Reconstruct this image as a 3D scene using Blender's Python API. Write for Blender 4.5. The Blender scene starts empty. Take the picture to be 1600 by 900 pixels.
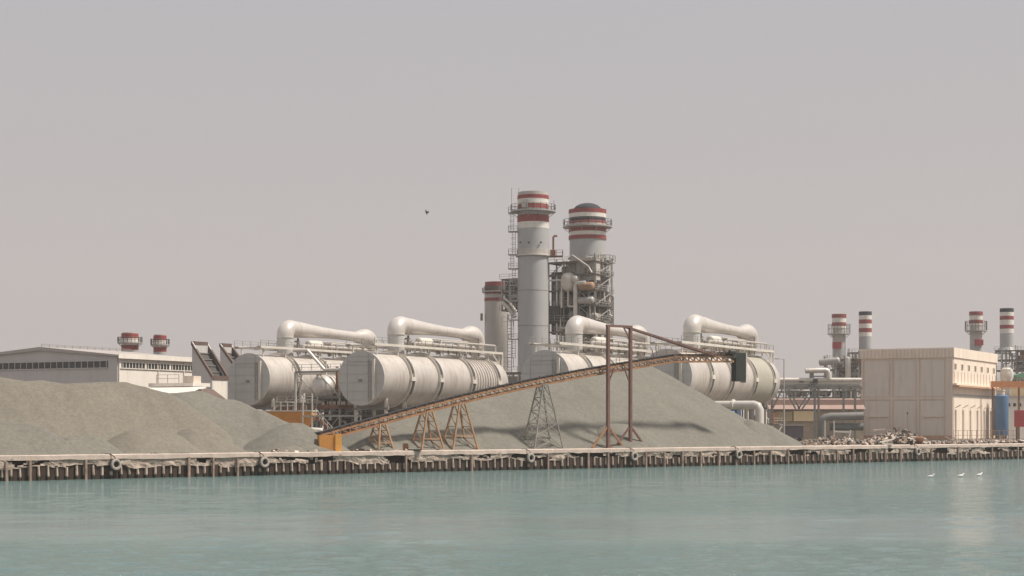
import bpy, math, random
import numpy as np
from mathutils import Vector, Matrix

# ------------------------------------------------------------------ camera, sky, sun, exposure
SC = bpy.context.scene
COL = SC.collection
F = 2800.0; HZ = 665.0; CH = 6.0          # focal length in photo pixels, horizon row, eye height
GZ = 2.76                                  # quay / ground level
cam = bpy.data.cameras.new('camera'); camo = bpy.data.objects.new('camera', cam); COL.objects.link(camo)
camo.location = (0, 0, CH); camo.rotation_euler = (math.radians(90), 0, 0)
cam.sensor_width = 36; cam.lens = 36*F/1600; cam.shift_y = (HZ-450)/1600
cam.clip_start = 1; cam.clip_end = 20000
SC.camera = camo

SUN = Vector((0.55, -0.07, 0.83)).normalized()
elev = math.asin(SUN.z); az = math.atan2(SUN.x, SUN.y)
W = bpy.data.worlds.new('World'); SC.world = W; W.use_nodes = True
nt = W.node_tree; nt.nodes.clear()
out = nt.nodes.new('ShaderNodeOutputWorld'); bg = nt.nodes.new('ShaderNodeBackground')
sky = nt.nodes.new('ShaderNodeTexSky'); sky.sky_type = 'NISHITA'; sky.sun_disc = False
sky.sun_elevation = elev; sky.sun_rotation = az
sky.air_density = 1.0; sky.dust_density = 8.0; sky.ozone_density = 1.0
mix = nt.nodes.new('ShaderNodeMix'); mix.data_type = 'RGBA'
mix.inputs['Factor'].default_value = 0.90                 # dust-laden air over the clear sky
tcs = nt.nodes.new('ShaderNodeTexCoord'); sps = nt.nodes.new('ShaderNodeSeparateXYZ'); nt.links.new(tcs.outputs['Generated'], sps.inputs[0])
rmp = nt.nodes.new('ShaderNodeMapRange'); rmp.inputs[1].default_value = .03; rmp.inputs[2].default_value = .27; nt.links.new(sps.outputs[2], rmp.inputs[0])
dus = nt.nodes.new('ShaderNodeMix'); dus.data_type = 'RGBA'; nt.links.new(rmp.outputs[0], dus.inputs[0])
dus.inputs[6].default_value = (5.92, 5.38, 5.18, 1); dus.inputs[7].default_value = (5.36, 5.24, 5.50, 1)
nt.links.new(dus.outputs[2], mix.inputs[7])
nt.links.new(sky.outputs[0], mix.inputs[6]); nt.links.new(mix.outputs[2], bg.inputs[0])
bg.inputs[1].default_value = 0.095
nt.links.new(bg.outputs[0], out.inputs[0])
sl = bpy.data.lights.new('sun', 'SUN'); sl.energy = 4.9; sl.angle = math.radians(9); sl.color = (1, .925, .835)
so = bpy.data.objects.new('sun', sl); COL.objects.link(so)
so.rotation_euler = (-SUN).to_track_quat('-Z', 'Y').to_euler()
so.location = (60, 0, 150)
SC.view_settings.view_transform = 'Standard'; SC.view_settings.look = 'None'
SC.view_settings.exposure = 0.0; SC.view_settings.gamma = 1; SC.view_settings.use_curve_mapping = False
SC.cycles.volume_bounces = 1

rnd = random.Random(11)
# ------------------------------------------------------------------ materials
MATS = {}
def mat(name, col, rough=.6, metal=0, var=.25, scale=.6, streak=0., dirt=None, dirt_amt=0., bump=0., bscale=3., spec=.5, fine=0., bdist=.06):
    """procedural paint / concrete / metal: colour with large noise, fine noise, vertical streaks, patches of dirt"""
    if name in MATS: return MATS[name]
    m = bpy.data.materials.new(name); m.use_nodes = True; n = m.node_tree.nodes; l = m.node_tree.links
    p = n['Principled BSDF']; p.inputs['Roughness'].default_value = rough; p.inputs['Metallic'].default_value = metal
    p.inputs['Specular IOR Level'].default_value = spec
    tc = n.new('ShaderNodeTexCoord')
    no = n.new('ShaderNodeTexNoise'); no.inputs['Scale'].default_value = scale; no.inputs['Detail'].default_value = 8
    no.inputs['Roughness'].default_value = .65
    l.new(tc.outputs['Object'], no.inputs['Vector'])
    mr = n.new('ShaderNodeMapRange'); mr.inputs[1].default_value = .3; mr.inputs[2].default_value = .7
    mr.inputs[3].default_value = 1-var; mr.inputs[4].default_value = 1+var*.6
    l.new(no.outputs[0], mr.inputs[0])
    cur = None
    mx = n.new('ShaderNodeMix'); mx.data_type = 'RGBA'; mx.blend_type = 'MULTIPLY'; mx.inputs[0].default_value = 1
    mx.inputs[6].default_value = (*col, 1); l.new(mr.outputs[0], mx.inputs[7]); cur = mx.outputs[2]
    if fine:
        n3 = n.new('ShaderNodeTexNoise'); n3.inputs['Scale'].default_value = scale*18; n3.inputs['Detail'].default_value = 4
        l.new(tc.outputs['Object'], n3.inputs['Vector'])
        m3 = n.new('ShaderNodeMapRange'); m3.inputs[1].default_value = .3; m3.inputs[2].default_value = .7
        m3.inputs[3].default_value = 1-fine; m3.inputs[4].default_value = 1+fine
        l.new(n3.outputs[0], m3.inputs[0])
        x3 = n.new('ShaderNodeMix'); x3.data_type = 'RGBA'; x3.blend_type = 'MULTIPLY'; x3.inputs[0].default_value = 1
        l.new(cur, x3.inputs[6]); l.new(m3.outputs[0], x3.inputs[7]); cur = x3.outputs[2]
    if dirt:
        mp = n.new('ShaderNodeMapping'); mp.inputs['Scale'].default_value = (1.3, 1.3, .12 if streak else 1)
        l.new(tc.outputs['Object'], mp.inputs[0])
        n2 = n.new('ShaderNodeTexNoise'); n2.inputs['Scale'].default_value = .9; n2.inputs['Detail'].default_value = 6
        l.new(mp.outputs[0], n2.inputs['Vector'])
        m2 = n.new('ShaderNodeMapRange'); m2.inputs[1].default_value = .5; m2.inputs[2].default_value = .75
        m2.inputs[4].default_value = dirt_amt
        l.new(n2.outputs[0], m2.inputs[0])
        x2 = n.new('ShaderNodeMix'); x2.data_type = 'RGBA'; l.new(m2.outputs[0], x2.inputs[0])
        l.new(cur, x2.inputs[6]); x2.inputs[7].default_value = (*dirt, 1); cur = x2.outputs[2]
    l.new(cur, p.inputs['Base Color'])
    if bump:
        nb = n.new('ShaderNodeTexNoise'); nb.inputs['Scale'].default_value = bscale; nb.inputs['Detail'].default_value = 6
        l.new(tc.outputs['Object'], nb.inputs['Vector'])
        b = n.new('ShaderNodeBump'); b.inputs['Strength'].default_value = bump; b.inputs['Distance'].default_value = bdist
        l.new(nb.outputs[0], b.inputs['Height']); l.new(b.outputs[0], p.inputs['Normal'])
    MATS[name] = m; return m

M_DRUM = mat('drum_paint', (.61, .565, .515), .42, .28, var=.12, scale=.25, streak=1, dirt=(.40, .32, .25), dirt_amt=.6)
M_DRUM2 = mat('seam_paint', (.46, .41, .36), .5, .2, var=.2)
M_DUCT = mat('duct_paint', (.65, .605, .555), .32, .25, var=.08, scale=.3, streak=1, dirt=(.5, .43, .34), dirt_amt=.3)
M_PLATE = mat('end_plate_paint', (.50, .49, .465), .55, var=.08, scale=.3, streak=1, dirt=(.33, .31, .28), dirt_amt=.3)
M_GALV = mat('galvanised_steel', (.42, .40, .37), .5, .2, var=.2, scale=1)
M_LIGHT = mat('pale_steel_paint', (.66, .62, .55), .5, var=.15, scale=.8, dirt=(.4, .3, .2), dirt_amt=.3)
M_DARK = mat('dark_steel', (.06, .057, .053), .6, var=.3, scale=1)
M_MID = mat('grey_steel', (.24, .23, .21), .6, var=.3, scale=.8, dirt=(.25, .15, .09), dirt_amt=.5)
M_RUST = mat('rusty_steel', (.26, .13, .075), .85, var=.4, scale=1.5, dirt=(.12, .07, .05), dirt_amt=.7)
M_RED = mat('red_band_paint', (.28, .05, .048), .6, var=.3, scale=.7, streak=1, dirt=(.25, .09, .07), dirt_amt=.5)
M_WHITE = mat('white_band_paint', (.72, .69, .63), .5, var=.08, scale=.7, streak=1, dirt=(.5, .42, .34), dirt_amt=.4)
M_STACK = mat('grey_stack_paint', (.40, .40, .395), .5, var=.06, scale=.3, streak=1, dirt=(.35, .33, .31), dirt_amt=.45)
M_STACK2 = mat('beige_stack_paint', (.47, .44, .40), .55, var=.07, scale=.3, streak=1, dirt=(.36, .32, .28), dirt_amt=.5)
M_SOOT = mat('dark_stack_paint', (.035, .04, .05), .9, var=.2, scale=.7)
M_GRAVEL = mat('crushed_stone', (.172, .155, .123), .95, var=.12, scale=.16, bump=.35, bscale=9, fine=.17, dirt=(.21, .18, .14), dirt_amt=.6)
M_GRAVEL2 = mat('crushed_stone_grey', (.155, .148, .122), .95, var=.12, scale=.14, bump=.35, bscale=9, fine=.17, dirt=(.19, .173, .138), dirt_amt=.6)
M_CONV = mat('orange_truss_paint', (.33, .17, .085), .7, var=.35, scale=.8, dirt=(.19, .09, .05), dirt_amt=.75)
M_TREST = mat('faded_orange_paint', (.36, .21, .11), .7, var=.25, scale=.9, dirt=(.25, .12, .06), dirt_amt=.5)
M_BELT = mat('conveyor_rubber', (.035, .03, .028), .8, var=.3, scale=2)
M_ORANGE = mat('orange_machine_paint', (.58, .25, .05), .6, var=.15, scale=.7, dirt=(.35, .17, .06), dirt_amt=.6)
M_GANTRY = mat('gantry_primer', (.17, .085, .07), .7, var=.3, scale=.7, dirt=(.25, .14, .1), dirt_amt=.4)
M_CONC = mat('quay_concrete', (.56, .46, .39), .9, var=.25, scale=.6, bump=.4, bscale=4, dirt=(.42, .32, .25), dirt_amt=.5, fine=.12)
M_ROUGH = mat('broken_concrete', (.46, .375, .31), .95, var=.45, scale=1.4, bump=.8, bscale=5, dirt=(.20, .12, .085), dirt_amt=.7, fine=.35)
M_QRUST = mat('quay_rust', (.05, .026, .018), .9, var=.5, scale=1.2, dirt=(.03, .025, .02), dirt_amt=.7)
M_PILE = mat('pale_pile', (.52, .42, .335), .9, var=.35, scale=1.5, dirt=(.16, .10, .07), dirt_amt=.7)
def tide(m):
    n = m.node_tree.nodes; l = m.node_tree.links; p = n['Principled BSDF']; src = p.inputs['Base Color'].links[0].from_socket
    g_ = n.new('ShaderNodeNewGeometry'); sp_ = n.new('ShaderNodeSeparateXYZ'); l.new(g_.outputs['Position'], sp_.inputs[0])
    no_ = n.new('ShaderNodeTexNoise'); no_.inputs['Scale'].default_value = 1.1; l.new(g_.outputs['Position'], no_.inputs['Vector'])
    ad = n.new('ShaderNodeMath'); ad.operation = 'MULTIPLY_ADD'; ad.inputs[1].default_value = -.6; l.new(no_.outputs[0], ad.inputs[0]); l.new(sp_.outputs[2], ad.inputs[2])
    mr = n.new('ShaderNodeMapRange'); mr.inputs[1].default_value = .08; mr.inputs[2].default_value = .24; l.new(ad.outputs[0], mr.inputs[0])
    mx = n.new('ShaderNodeMix'); mx.data_type = 'RGBA'; mx.inputs[6].default_value = (.035, .04, .028, 1)
    l.new(mr.outputs[0], mx.inputs[0]); l.new(src, mx.inputs[7]); l.new(mx.outputs[2], p.inputs['Base Color'])
tide(M_PILE)                                          # weed and wet below the tide mark
M_POST = mat('stained_post', (.34, .25, .20), .9, var=.4, scale=1.5, dirt=(.12, .07, .05), dirt_amt=.8)
M_TYRE = mat('tyre_rubber', (.40, .36, .32), .8, var=.3, scale=3)
M_GROUND = mat('sandy_ground', (.38, .32, .255), .95, var=.25, scale=.08, bump=.4, bscale=1.2, dirt=(.24, .21, .17), dirt_amt=.6, fine=.15)
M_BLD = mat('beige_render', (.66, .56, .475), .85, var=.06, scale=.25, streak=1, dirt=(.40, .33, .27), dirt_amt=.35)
M_BLD2 = mat('pale_sunlit_render', (.80, .69, .575), .85, var=.06, scale=.25, streak=1, dirt=(.47, .38, .3), dirt_amt=.35)
M_PANEL = mat('wall_panel', (.65, .585, .52), .85, var=.05, scale=.3, streak=1, dirt=(.41, .36, .31), dirt_amt=.4)
M_TRIM = mat('ochre_trim', (.50, .31, .20), .8, var=.15, scale=.6)
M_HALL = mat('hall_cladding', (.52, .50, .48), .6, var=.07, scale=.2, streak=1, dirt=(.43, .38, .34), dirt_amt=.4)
M_HALLW = mat('white_sunlit_cladding', (.80, .745, .67), .6, var=.07, scale=.3, streak=1, dirt=(.55, .47, .38), dirt_amt=.35)
M_ROOF = mat('hall_roof', (.42, .38, .35), .6, var=.1, scale=.3)
M_GLASS = mat('dark_window', (.035, .04, .04), .25, var=.5, scale=1.2)
M_BROWN = mat('brown_rim', (.13, .085, .07), .7, var=.2, scale=1)
M_PINK = mat('pinkish_roof', (.36, .25, .21), .85, var=.15, scale=.4)
M_YEL = mat('yellow_panel', (.72, .56, .33), .7, var=.06, scale=.5)
M_BLUE = mat('blue_tank_paint', (.09, .19, .34), .4, var=.12, scale=.8)
M_SIGNR = mat('red_board', (.36, .05, .06), .6, var=.1, scale=.8)
M_GREEN = mat('green_sheet', (.10, .24, .17), .6, var=.15, scale=.8)
M_BEAMO = mat('orange_beam', (.55, .24, .10), .65, var=.15, scale=.8)
M_GPIPE = mat('grey_pipe', (.19, .185, .175), .6, var=.2, scale=.6)
M_PURP = mat('dark_cabin', (.10, .085, .11), .6, var=.2, scale=1)
M_FEATHER = mat('white_feathers', (.8, .79, .76), .8, var=.05)
M_DFEATHER = mat('dark_feathers', (.07, .065, .06), .8, var=.1)
M_OLIVE = mat('olive_cladding', (.40, .38, .31), .55, var=.1, scale=.3, streak=1, dirt=(.3, .27, .2), dirt_amt=.4)
M_CHUTE = mat('dark_green_chute', (.018, .022, .02), .9, var=.25, scale=1)

# ------------------------------------------------------------------ mesh builder
class MB:
    def __init__(s): s.v = []; s.f = []; s.mi = []; s.cur = 0
    def face(s, idx): s.f.append(tuple(idx)); s.mi.append(s.cur)
    def box(s, x0, x1, y0, y1, z0, z1):
        b = len(s.v)
        s.v += [(x0,y0,z0),(x1,y0,z0),(x1,y1,z0),(x0,y1,z0),(x0,y0,z1),(x1,y0,z1),(x1,y1,z1),(x0,y1,z1)]
        for q in ((0,3,2,1),(4,5,6,7),(0,1,5,4),(1,2,6,5),(2,3,7,6),(3,0,4,7)): s.face([b+i for i in q])
        return s
    def bar(s, p, q, w, h=None):
        h = h or w; p = Vector(p); q = Vector(q); d = (q-p)
        if d.length < 1e-6: return s
        d.normalize(); up = Vector((0,0,1)) if abs(d.z) < .95 else Vector((1,0,0))
        a = d.cross(up).normalized(); c = a.cross(d).normalized(); b = len(s.v)
        for o in (p, q):
            for i, j in ((-1,-1),(1,-1),(1,1),(-1,1)): s.v.append(tuple(o+a*i*w/2+c*j*h/2))
        for k in range(4): s.face((b+k, b+(k+1)%4, b+4+(k+1)%4, b+4+k))
        s.face((b+3,b+2,b+1,b)); s.face((b+4,b+5,b+6,b+7)); return s
    def tube(s, pts, r, n=16, cap=True):
        pts = [Vector(p) for p in pts]
        if not hasattr(r, '__len__'): r = [r]*len(pts)
        b = len(s.v); t0 = (pts[1]-pts[0]).normalized()
        ref = Vector((0,0,1)) if abs(t0.z) < .9 else Vector((1,0,0))
        a = t0.cross(ref).normalized(); N = len(pts)
        for i, p in enumerate(pts):
            t = (pts[min(i+1,N-1)]-pts[max(i-1,0)]).normalized()
            a = (a - t*a.dot(t)).normalized(); c = t.cross(a)
            for k in range(n):
                an = 2*math.pi*k/n; s.v.append(tuple(p+(a*math.cos(an)+c*math.sin(an))*r[i]))
        for i in range(N-1):
            for k in range(n):
                s.face((b+i*n+k, b+i*n+(k+1)%n, b+(i+1)*n+(k+1)%n, b+(i+1)*n+k))
        if cap:
            s.face([b+k for k in range(n)][::-1]); s.face([b+(N-1)*n+k for k in range(n)])
        return s
    def vessel(s, p, q, r, n=16, bulge=.5):
        p = Vector(p); q = Vector(q); d = (q-p).normalized(); pts=[]; rs=[]
        for k in range(5):
            t = k/4*math.pi/2; pts.append(p - d*r*bulge*math.cos(t)); rs.append(max(.02, r*math.sin(t)))
        for k in range(5):
            t = (1-k/4)*math.pi/2; pts.append(q + d*r*bulge*math.cos(t)); rs.append(max(.02, r*math.sin(t)))
        return s.tube(pts, rs, n)
    def lathe(s, prof, c=(0,0,0), n=32, mis=None):
        b = len(s.v)
        for r, z in prof:
            for k in range(n):
                an = 2*math.pi*k/n; s.v.append((c[0]+r*math.cos(an), c[1]+r*math.sin(an), c[2]+z))
        for i in range(len(prof)-1):
            if mis: s.cur = mis[i]
            for k in range(n): s.face((b+i*n+k, b+i*n+(k+1)%n, b+(i+1)*n+(k+1)%n, b+(i+1)*n+k))
        s.face([b+k for k in range(n)][::-1]); s.face([b+(len(prof)-1)*n+k for k in range(n)])
        return s
    def prism(s, poly, y0, y1):               # poly of (x,z), extruded in y
        b = len(s.v); n = len(poly)
        s.v += [(x,y0,z) for x,z in poly] + [(x,y1,z) for x,z in poly]
        s.face(range(b,b+n)); s.face([b+n+k for k in range(n)][::-1])
        for k in range(n): s.face((b+(k+1)%n, b+k, b+n+k, b+n+(k+1)%n))
        return s
    def rail(s, pts, h=1.1, w=.09, step=2.2, closed=False):
        P = [Vector(p) for p in pts]
        if closed: P.append(P[0])
        for a, b in zip(P, P[1:]):
            for z in (h, h*.55): s.bar(a+Vector((0,0,z)), b+Vector((0,0,z)), w*.8)
            n = max(1, int((b-a).length/step))
            for k in range(n+1):
                o = a.lerp(b, k/n); s.bar(o, o+Vector((0,0,h)), w)
        return s
    def split(s, name, m, parent=None, smooth=False):
        par = list(range(len(s.v)))
        def find(a):
            while par[a] != a: par[a] = par[par[a]]; a = par[a]
            return a
        for f in s.f:
            r = find(f[0])
            for k in f[1:]: par[find(k)] = r
        gr = {}
        for f in s.f: gr.setdefault(find(f[0]), []).append(f)
        for fs in gr.values():
            mb = MB(); mp = {}
            for f in fs:
                idx = []
                for k in f:
                    if k not in mp: mp[k] = len(mb.v); mb.v.append(s.v[k])
                    idx.append(mp[k])
                mb.face(idx)
            mb.build(name, m, parent, smooth=smooth)
    def build(s, name, m, parent=None, loc=None, smooth=True):
        me = bpy.data.meshes.new(name); me.from_pydata(s.v, [], s.f)
        ms = m if isinstance(m, (list, tuple)) else [m]
        for x in ms: me.materials.append(x)
        if len(ms) > 1: me.polygons.foreach_set('material_index', s.mi)
        me.update()
        import bmesh
        bm = bmesh.new(); bm.from_mesh(me); bmesh.ops.recalc_face_normals(bm, faces=bm.faces); bm.to_mesh(me); bm.free()
        if smooth:
            me.polygons.foreach_set('use_smooth', [True]*len(me.polygons)); me.set_sharp_from_angle(angle=math.radians(35))
        o = bpy.data.objects.new(name, me); COL.objects.link(o)
        if parent: o.parent = parent
        if loc: o.location = loc
        return o

def tag(o, label=None, cat=None, group=None, kind=None):
    if label: o['label'] = label
    if cat: o['category'] = cat
    if group: o['group'] = group
    if kind: o['kind'] = kind
    return o
def empty(name, loc, rz=0, label=None, cat=None, group=None):
    o = bpy.data.objects.new(name, None); COL.objects.link(o); o.location = loc; o.rotation_euler = (0,0,rz)
    o.empty_display_size = .5
    return tag(o, label, cat, group)
def children(o): return [c for c in COL.objects if c.parent == o]
def copy_tree(o, parent=None):
    c = o.copy(); COL.objects.link(c); c.parent = parent
    for ch in children(o): copy_tree(ch, c)
    return c
def at(px, py, d): return Vector(((px-800)/F*d, d, CH+(HZ-py)/F*d))
def gx(px, d): return ((px-800)/F*d, d, GZ)
def hz(py, d): return CH-GZ+(HZ-py)*d/F            # height above ground of a photo row at distance d
ROT = -math.radians(28)
def along(O, dirv, px):                             # distance along dirv from O to reach photo column px
    k = (px-800)/F; return (k*O[1]-O[0])/(dirv[0]-k*dirv[1])
A_ = (math.cos(math.radians(28)), -math.sin(math.radians(28))); B_ = (math.sin(math.radians(28)), math.cos(math.radians(28)))

def _h(ix, iy, s):
    v = np.sin(ix*127.1+iy*311.7+s*74.7)*43758.5453; return v-np.floor(v)
def vnoise(x, y, s=0):
    x = np.asarray(x, float); y = np.asarray(y, float)
    ix = np.floor(x); iy = np.floor(y); fx = x-ix; fy = y-iy
    fx = fx*fx*(3-2*fx); fy = fy*fy*(3-2*fy)
    return (_h(ix,iy,s)*(1-fx)+_h(ix+1,iy,s)*fx)*(1-fy)+(_h(ix,iy+1,s)*(1-fx)+_h(ix+1,iy+1,s)*fx)*fy
def fbm(x, y, s=0, o=4):
    t = 0; a = .5
    for i in range(o): t = t+a*(vnoise(x*2**i, y*2**i, s+i)-.5); a *= .5
    return t

# ------------------------------------------------------------------ water, ground, quay
def Q(px): return CH*F/(752-HZ-35*px/1600)
q0 = Vector((-800/F*Q(0), Q(0), 0)); q1 = Vector((800/F*Q(1600), Q(1600), 0)); qd = (q1-q0).normalized()
QA = math.atan2(qd.y, qd.x); qn = Vector((-qd.y, qd.x, 0))
def sof(px): return along(q0, qd, px)               # position along the quay for a photo column

m = bpy.data.materials.new('sea_water'); m.use_nodes = True; n = m.node_tree.nodes; l = m.node_tree.links
p = n['Principled BSDF']; p.inputs['Roughness'].default_value = .085; p.inputs['IOR'].default_value = 1.33
tc = n.new('ShaderNodeTexCoord')
def wn(sx, sy, sc, det, rot=0.):
    mp = n.new('ShaderNodeMapping'); mp.inputs['Scale'].default_value = (sx, sy, 1); mp.inputs['Rotation'].default_value = (0,0,rot)
    l.new(tc.outputs['Object'], mp.inputs[0]); t = n.new('ShaderNodeTexNoise'); t.inputs['Scale'].default_value = sc
    t.inputs['Detail'].default_value = det; t.inputs['Roughness'].default_value = .6; l.new(mp.outputs[0], t.inputs['Vector']); return t
w1 = wn(.8, 1.1, 4.5, 5, .25); w2 = wn(.7, 1.1, .55, 3, -.2); w3 = wn(.35, 1.0, .02, 4, .05)
add = n.new('ShaderNodeMath'); add.operation = 'MULTIPLY_ADD'; add.inputs[1].default_value = 1.6
l.new(w2.outputs[0], add.inputs[0]); l.new(w1.outputs[0], add.inputs[2])
# calmer slick band that lies across the basin 95 to 125 m out
sep = n.new('ShaderNodeSeparateXYZ'); l.new(tc.outputs['Object'], sep.inputs[0])
wob = n.new('ShaderNodeMath'); wob.operation = 'MULTIPLY_ADD'; wob.inputs[1].default_value = 34; l.new(w3.outputs[0], wob.inputs[0]); l.new(sep.outputs[1], wob.inputs[2])
ds = n.new('ShaderNodeMath'); ds.operation = 'SUBTRACT'; ds.inputs[1].default_value = 124; l.new(wob.outputs[0], ds.inputs[0])
ab = n.new('ShaderNodeMath'); ab.operation = 'ABSOLUTE'; l.new(ds.outputs[0], ab.inputs[0])
sm = n.new('ShaderNodeMapRange'); sm.interpolation_type = 'SMOOTHSTEP'; sm.inputs[1].default_value = 9; sm.inputs[2].default_value = 20
sm.inputs[3].default_value = .25; sm.inputs[4].default_value = 1.0; l.new(ab.outputs[0], sm.inputs[0])
bp = n.new('ShaderNodeBump'); bp.inputs['Distance'].default_value = .16
st = n.new('ShaderNodeMath'); st.operation = 'MULTIPLY'; st.inputs[1].default_value = 1.0; l.new(sm.outputs[0], st.inputs[0])
l.new(st.outputs[0], bp.inputs['Strength']); l.new(add.outputs[0], bp.inputs['Height']); l.new(bp.outputs[0], p.inputs['Normal'])
cr = n.new('ShaderNodeMapRange'); cr.inputs[1].default_value = .35; cr.inputs[2].default_value = .65; l.new(w3.outputs[0], cr.inputs[0])
cm = n.new('ShaderNodeMix'); cm.data_type = 'RGBA'; l.new(cr.outputs[0], cm.inputs[0])
cm.inputs[6].default_value = (.108, .185, .178, 1); cm.inputs[7].default_value = (.13, .205, .196, 1)
l.new(cm.outputs[2], p.inputs['Base Color'])
M_WATER = m
# one sheet with real wavelets, tessellated finer where it lies near the shore basin
dr = [-800., 0., 20., 34., 42.]; d_ = 48.
while d_ < 345: dr.append(d_); d_ *= 1.0042
dr += [380., 500., 900., 3000., 9000.]
uu = np.concatenate([[-250, -40, -8, -2, -.9], np.linspace(-.5, .5, 560), [.9, 2, 8, 40, 250]])
DD, UU = np.meshgrid(np.array(dr), uu, indexing='ij'); XX = UU*np.maximum(DD, 20.)
spc = np.maximum(DD*.0042, .15)
def wv(lx, ly, a, sd, rot):
    c, s_ = math.cos(rot), math.sin(rot); xr = XX*c+DD*s_; yr = -XX*s_+DD*c
    fade = np.clip(ly/(2.2*spc)-.35, 0, 1)
    return a*fade*2*(vnoise(xr/lx+31.7, yr/ly+17.3, sd)-.5)
bandc = 103+9*(vnoise(XX*.02, DD*.01, 91)-.5)*2
slick = 1-.62*np.exp(-(((DD-bandc)/15.)**4))
patch = .75+.5*vnoise(XX*.03, DD*.05, 95)
ZZ = .75*wv(3.4, 2.0, .055, 71, .18)*patch + 2.1*(.55*wv(1.5, 1.0, .040, 72, -.15)+wv(.85, .6, .026, 73, .3)+wv(.5, .36, .014, 74, -.3))*slick*patch
ZZ = np.where((DD > 46) & (DD < 346) & (abs(UU) < .505), ZZ, 0.)
nr, nc_ = DD.shape; me = bpy.data.meshes.new('water'); me.vertices.add(nr*nc_)
me.vertices.foreach_set('co', np.stack([XX, DD, ZZ], -1).astype(np.float32).ravel())
ii = np.arange(nr*nc_).reshape(nr, nc_); quad = np.stack([ii[:-1,:-1], ii[:-1,1:], ii[1:,1:], ii[1:,:-1]], -1).reshape(-1, 4)
me.loops.add(quad.size); me.polygons.add(len(quad)); me.loops.foreach_set('vertex_index', quad.ravel().astype(np.int32))
me.polygons.foreach_set('loop_start', np.arange(0, quad.size, 4, dtype=np.int32)); me.update(calc_edges=True); me.validate()
me.polygons.foreach_set('use_smooth', [True]*len(quad)); me.materials.append(M_WATER)
wo = bpy.data.objects.new('water', me); COL.objects.link(wo); tag(wo, kind='structure')
# ground: one sheet inland of the quay
g = MB()
def ql(s, t, z): v = q0+qd*s+qn*t; return (v.x, v.y, z)
g.v = [ql(-1500,1.2,GZ-.03), ql(4200,1.2,GZ-.03), ql(4200,8000,GZ-.03), ql(-3000,8000,GZ-.03)]; g.face((0,1,2,3))
tag(g.build('ground', M_GROUND), kind='structure')

yd = MB(); yd.v = [ql(-900,27,GZ-.026), ql(1500,27,GZ-.026), ql(1500,900,GZ-.026), ql(-900,900,GZ-.026)]; yd.face((0,1,2,3))  # dark sheet added so less light bounces up onto the drums
tag(yd.build('yard_bounce_sheet', mat('dark_bounce_yard', (.15, .13, .11), .9, var=.3, scale=.1, fine=.15)), kind='structure')
quay = empty('quay_wall', q0, QA, 'long weathered concrete quay wall on rusty sheet and pale piles at the waterline', 'quay')
S0, S1 = -45., 260.
# cap: bright smooth kerb on top
cap = MB(); ns = 600; prev = None
for i in range(ns+1):
    s = S0+(S1-S0)*i/ns
    e = .10*float(fbm(s*.3, 1.3, 5)); f_ = .10*float(fbm(s*.9, 4.3, 6)); zb = 2.22+.25*float(fbm(s*.5, 9, 8))
    ring = [(s, 4.5, GZ-.01), (s, .12+f_, GZ+.02+e*.5), (s, .0+f_, GZ-.06+e*.5), (s, .0+f_, zb), (s, .5, zb)]
    b = len(cap.v); cap.v += ring
    if i:
        for k in range(4): cap.face((b-5+k, b-5+k+1, b+k+1, b+k))
cap.build('cap_beam', M_CONC, quay)
# fascia: broken, spalled concrete under the kerb with an irregular lower edge and holes
fa = MB(); nz = 7; ns = 900
ss = np.linspace(S0, S1, ns+1)
low = 1.35+1.1*fbm(ss*.22, ss*0+3, 21)+.35*fbm(ss*1.1, ss*0+7, 22)
for i, s in enumerate(ss):
    for k in range(nz):
        z = 2.4-(2.4-low[i])*k/(nz-1)
        y = .10+.55*float(fbm(s*.8, z*1.3, 31))+.12*float(fbm(s*4, z*4, 33))+.08*k/nz
        fa.v.append((float(s), y, float(z)))
hole = lambda s, z: float(fbm(s*.28, z*.9+40, 44)) > .06 and z < 2.28
for i in range(ns):
    for k in range(nz-1):
        if hole(ss[i], fa.v[i*nz+k][2]): continue
        fa.face((i*nz+k, i*nz+k+1, (i+1)*nz+k+1, (i+1)*nz+k))
fa.build('fascia', M_ROUGH, quay, smooth=False)
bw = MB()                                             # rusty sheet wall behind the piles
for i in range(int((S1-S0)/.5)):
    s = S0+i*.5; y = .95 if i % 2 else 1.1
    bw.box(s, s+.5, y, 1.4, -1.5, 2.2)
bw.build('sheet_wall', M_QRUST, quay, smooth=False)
# pile rows
s = S0; k = 0; piles = []
while s < S1:
    piles.append(s); s += (1.08+.32*min(1, max(0, s/180)))*rnd.uniform(.92, 1.08)
vis = [s for s in piles if -1.5 < s < sof(1600)+1.5]
def pile_mesh(mb, s, j):
    w = rnd.uniform(.13, .2); zt = low_at(s)+.05; y = .26+rnd.uniform(-.06, .08)
    mb.tube([(s, y, -1.2), (s+rnd.uniform(-.05,.05), y, -.1), (s+rnd.uniform(-.05,.05), y-.03, .45), (s, y, zt)], [w*.8, w*.8, w*1.05, w*rnd.uniform(.7,1.)], 7)
def low_at(s): return float(np.interp(s, ss, low))
rest = MB(); cnt = 0
for j, s in enumerate(piles):
    if s in vis and cnt < 100:
        mb = MB(); pile_mesh(mb, s, j); mb.build('pile', M_PILE, quay); cnt += 1
    else: pile_mesh(rest, s, j)
tag(rest.build('pile', M_PILE, quay), kind='stuff')
fl = MB()
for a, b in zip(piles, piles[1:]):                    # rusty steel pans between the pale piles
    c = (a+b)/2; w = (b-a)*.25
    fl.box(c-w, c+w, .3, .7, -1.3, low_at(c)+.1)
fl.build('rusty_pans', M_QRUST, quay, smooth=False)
post_px = [10, 47, 134, 295, 333, 371, 634, 737, 856, 919, 950, 1009, 1038, 1066, 1095, 1123, 1150, 1178, 1204, 1231, 1257, 1283, 1308, 1333, 1358, 1383, 1407, 1455, 1497, 1550, 1590]
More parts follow.
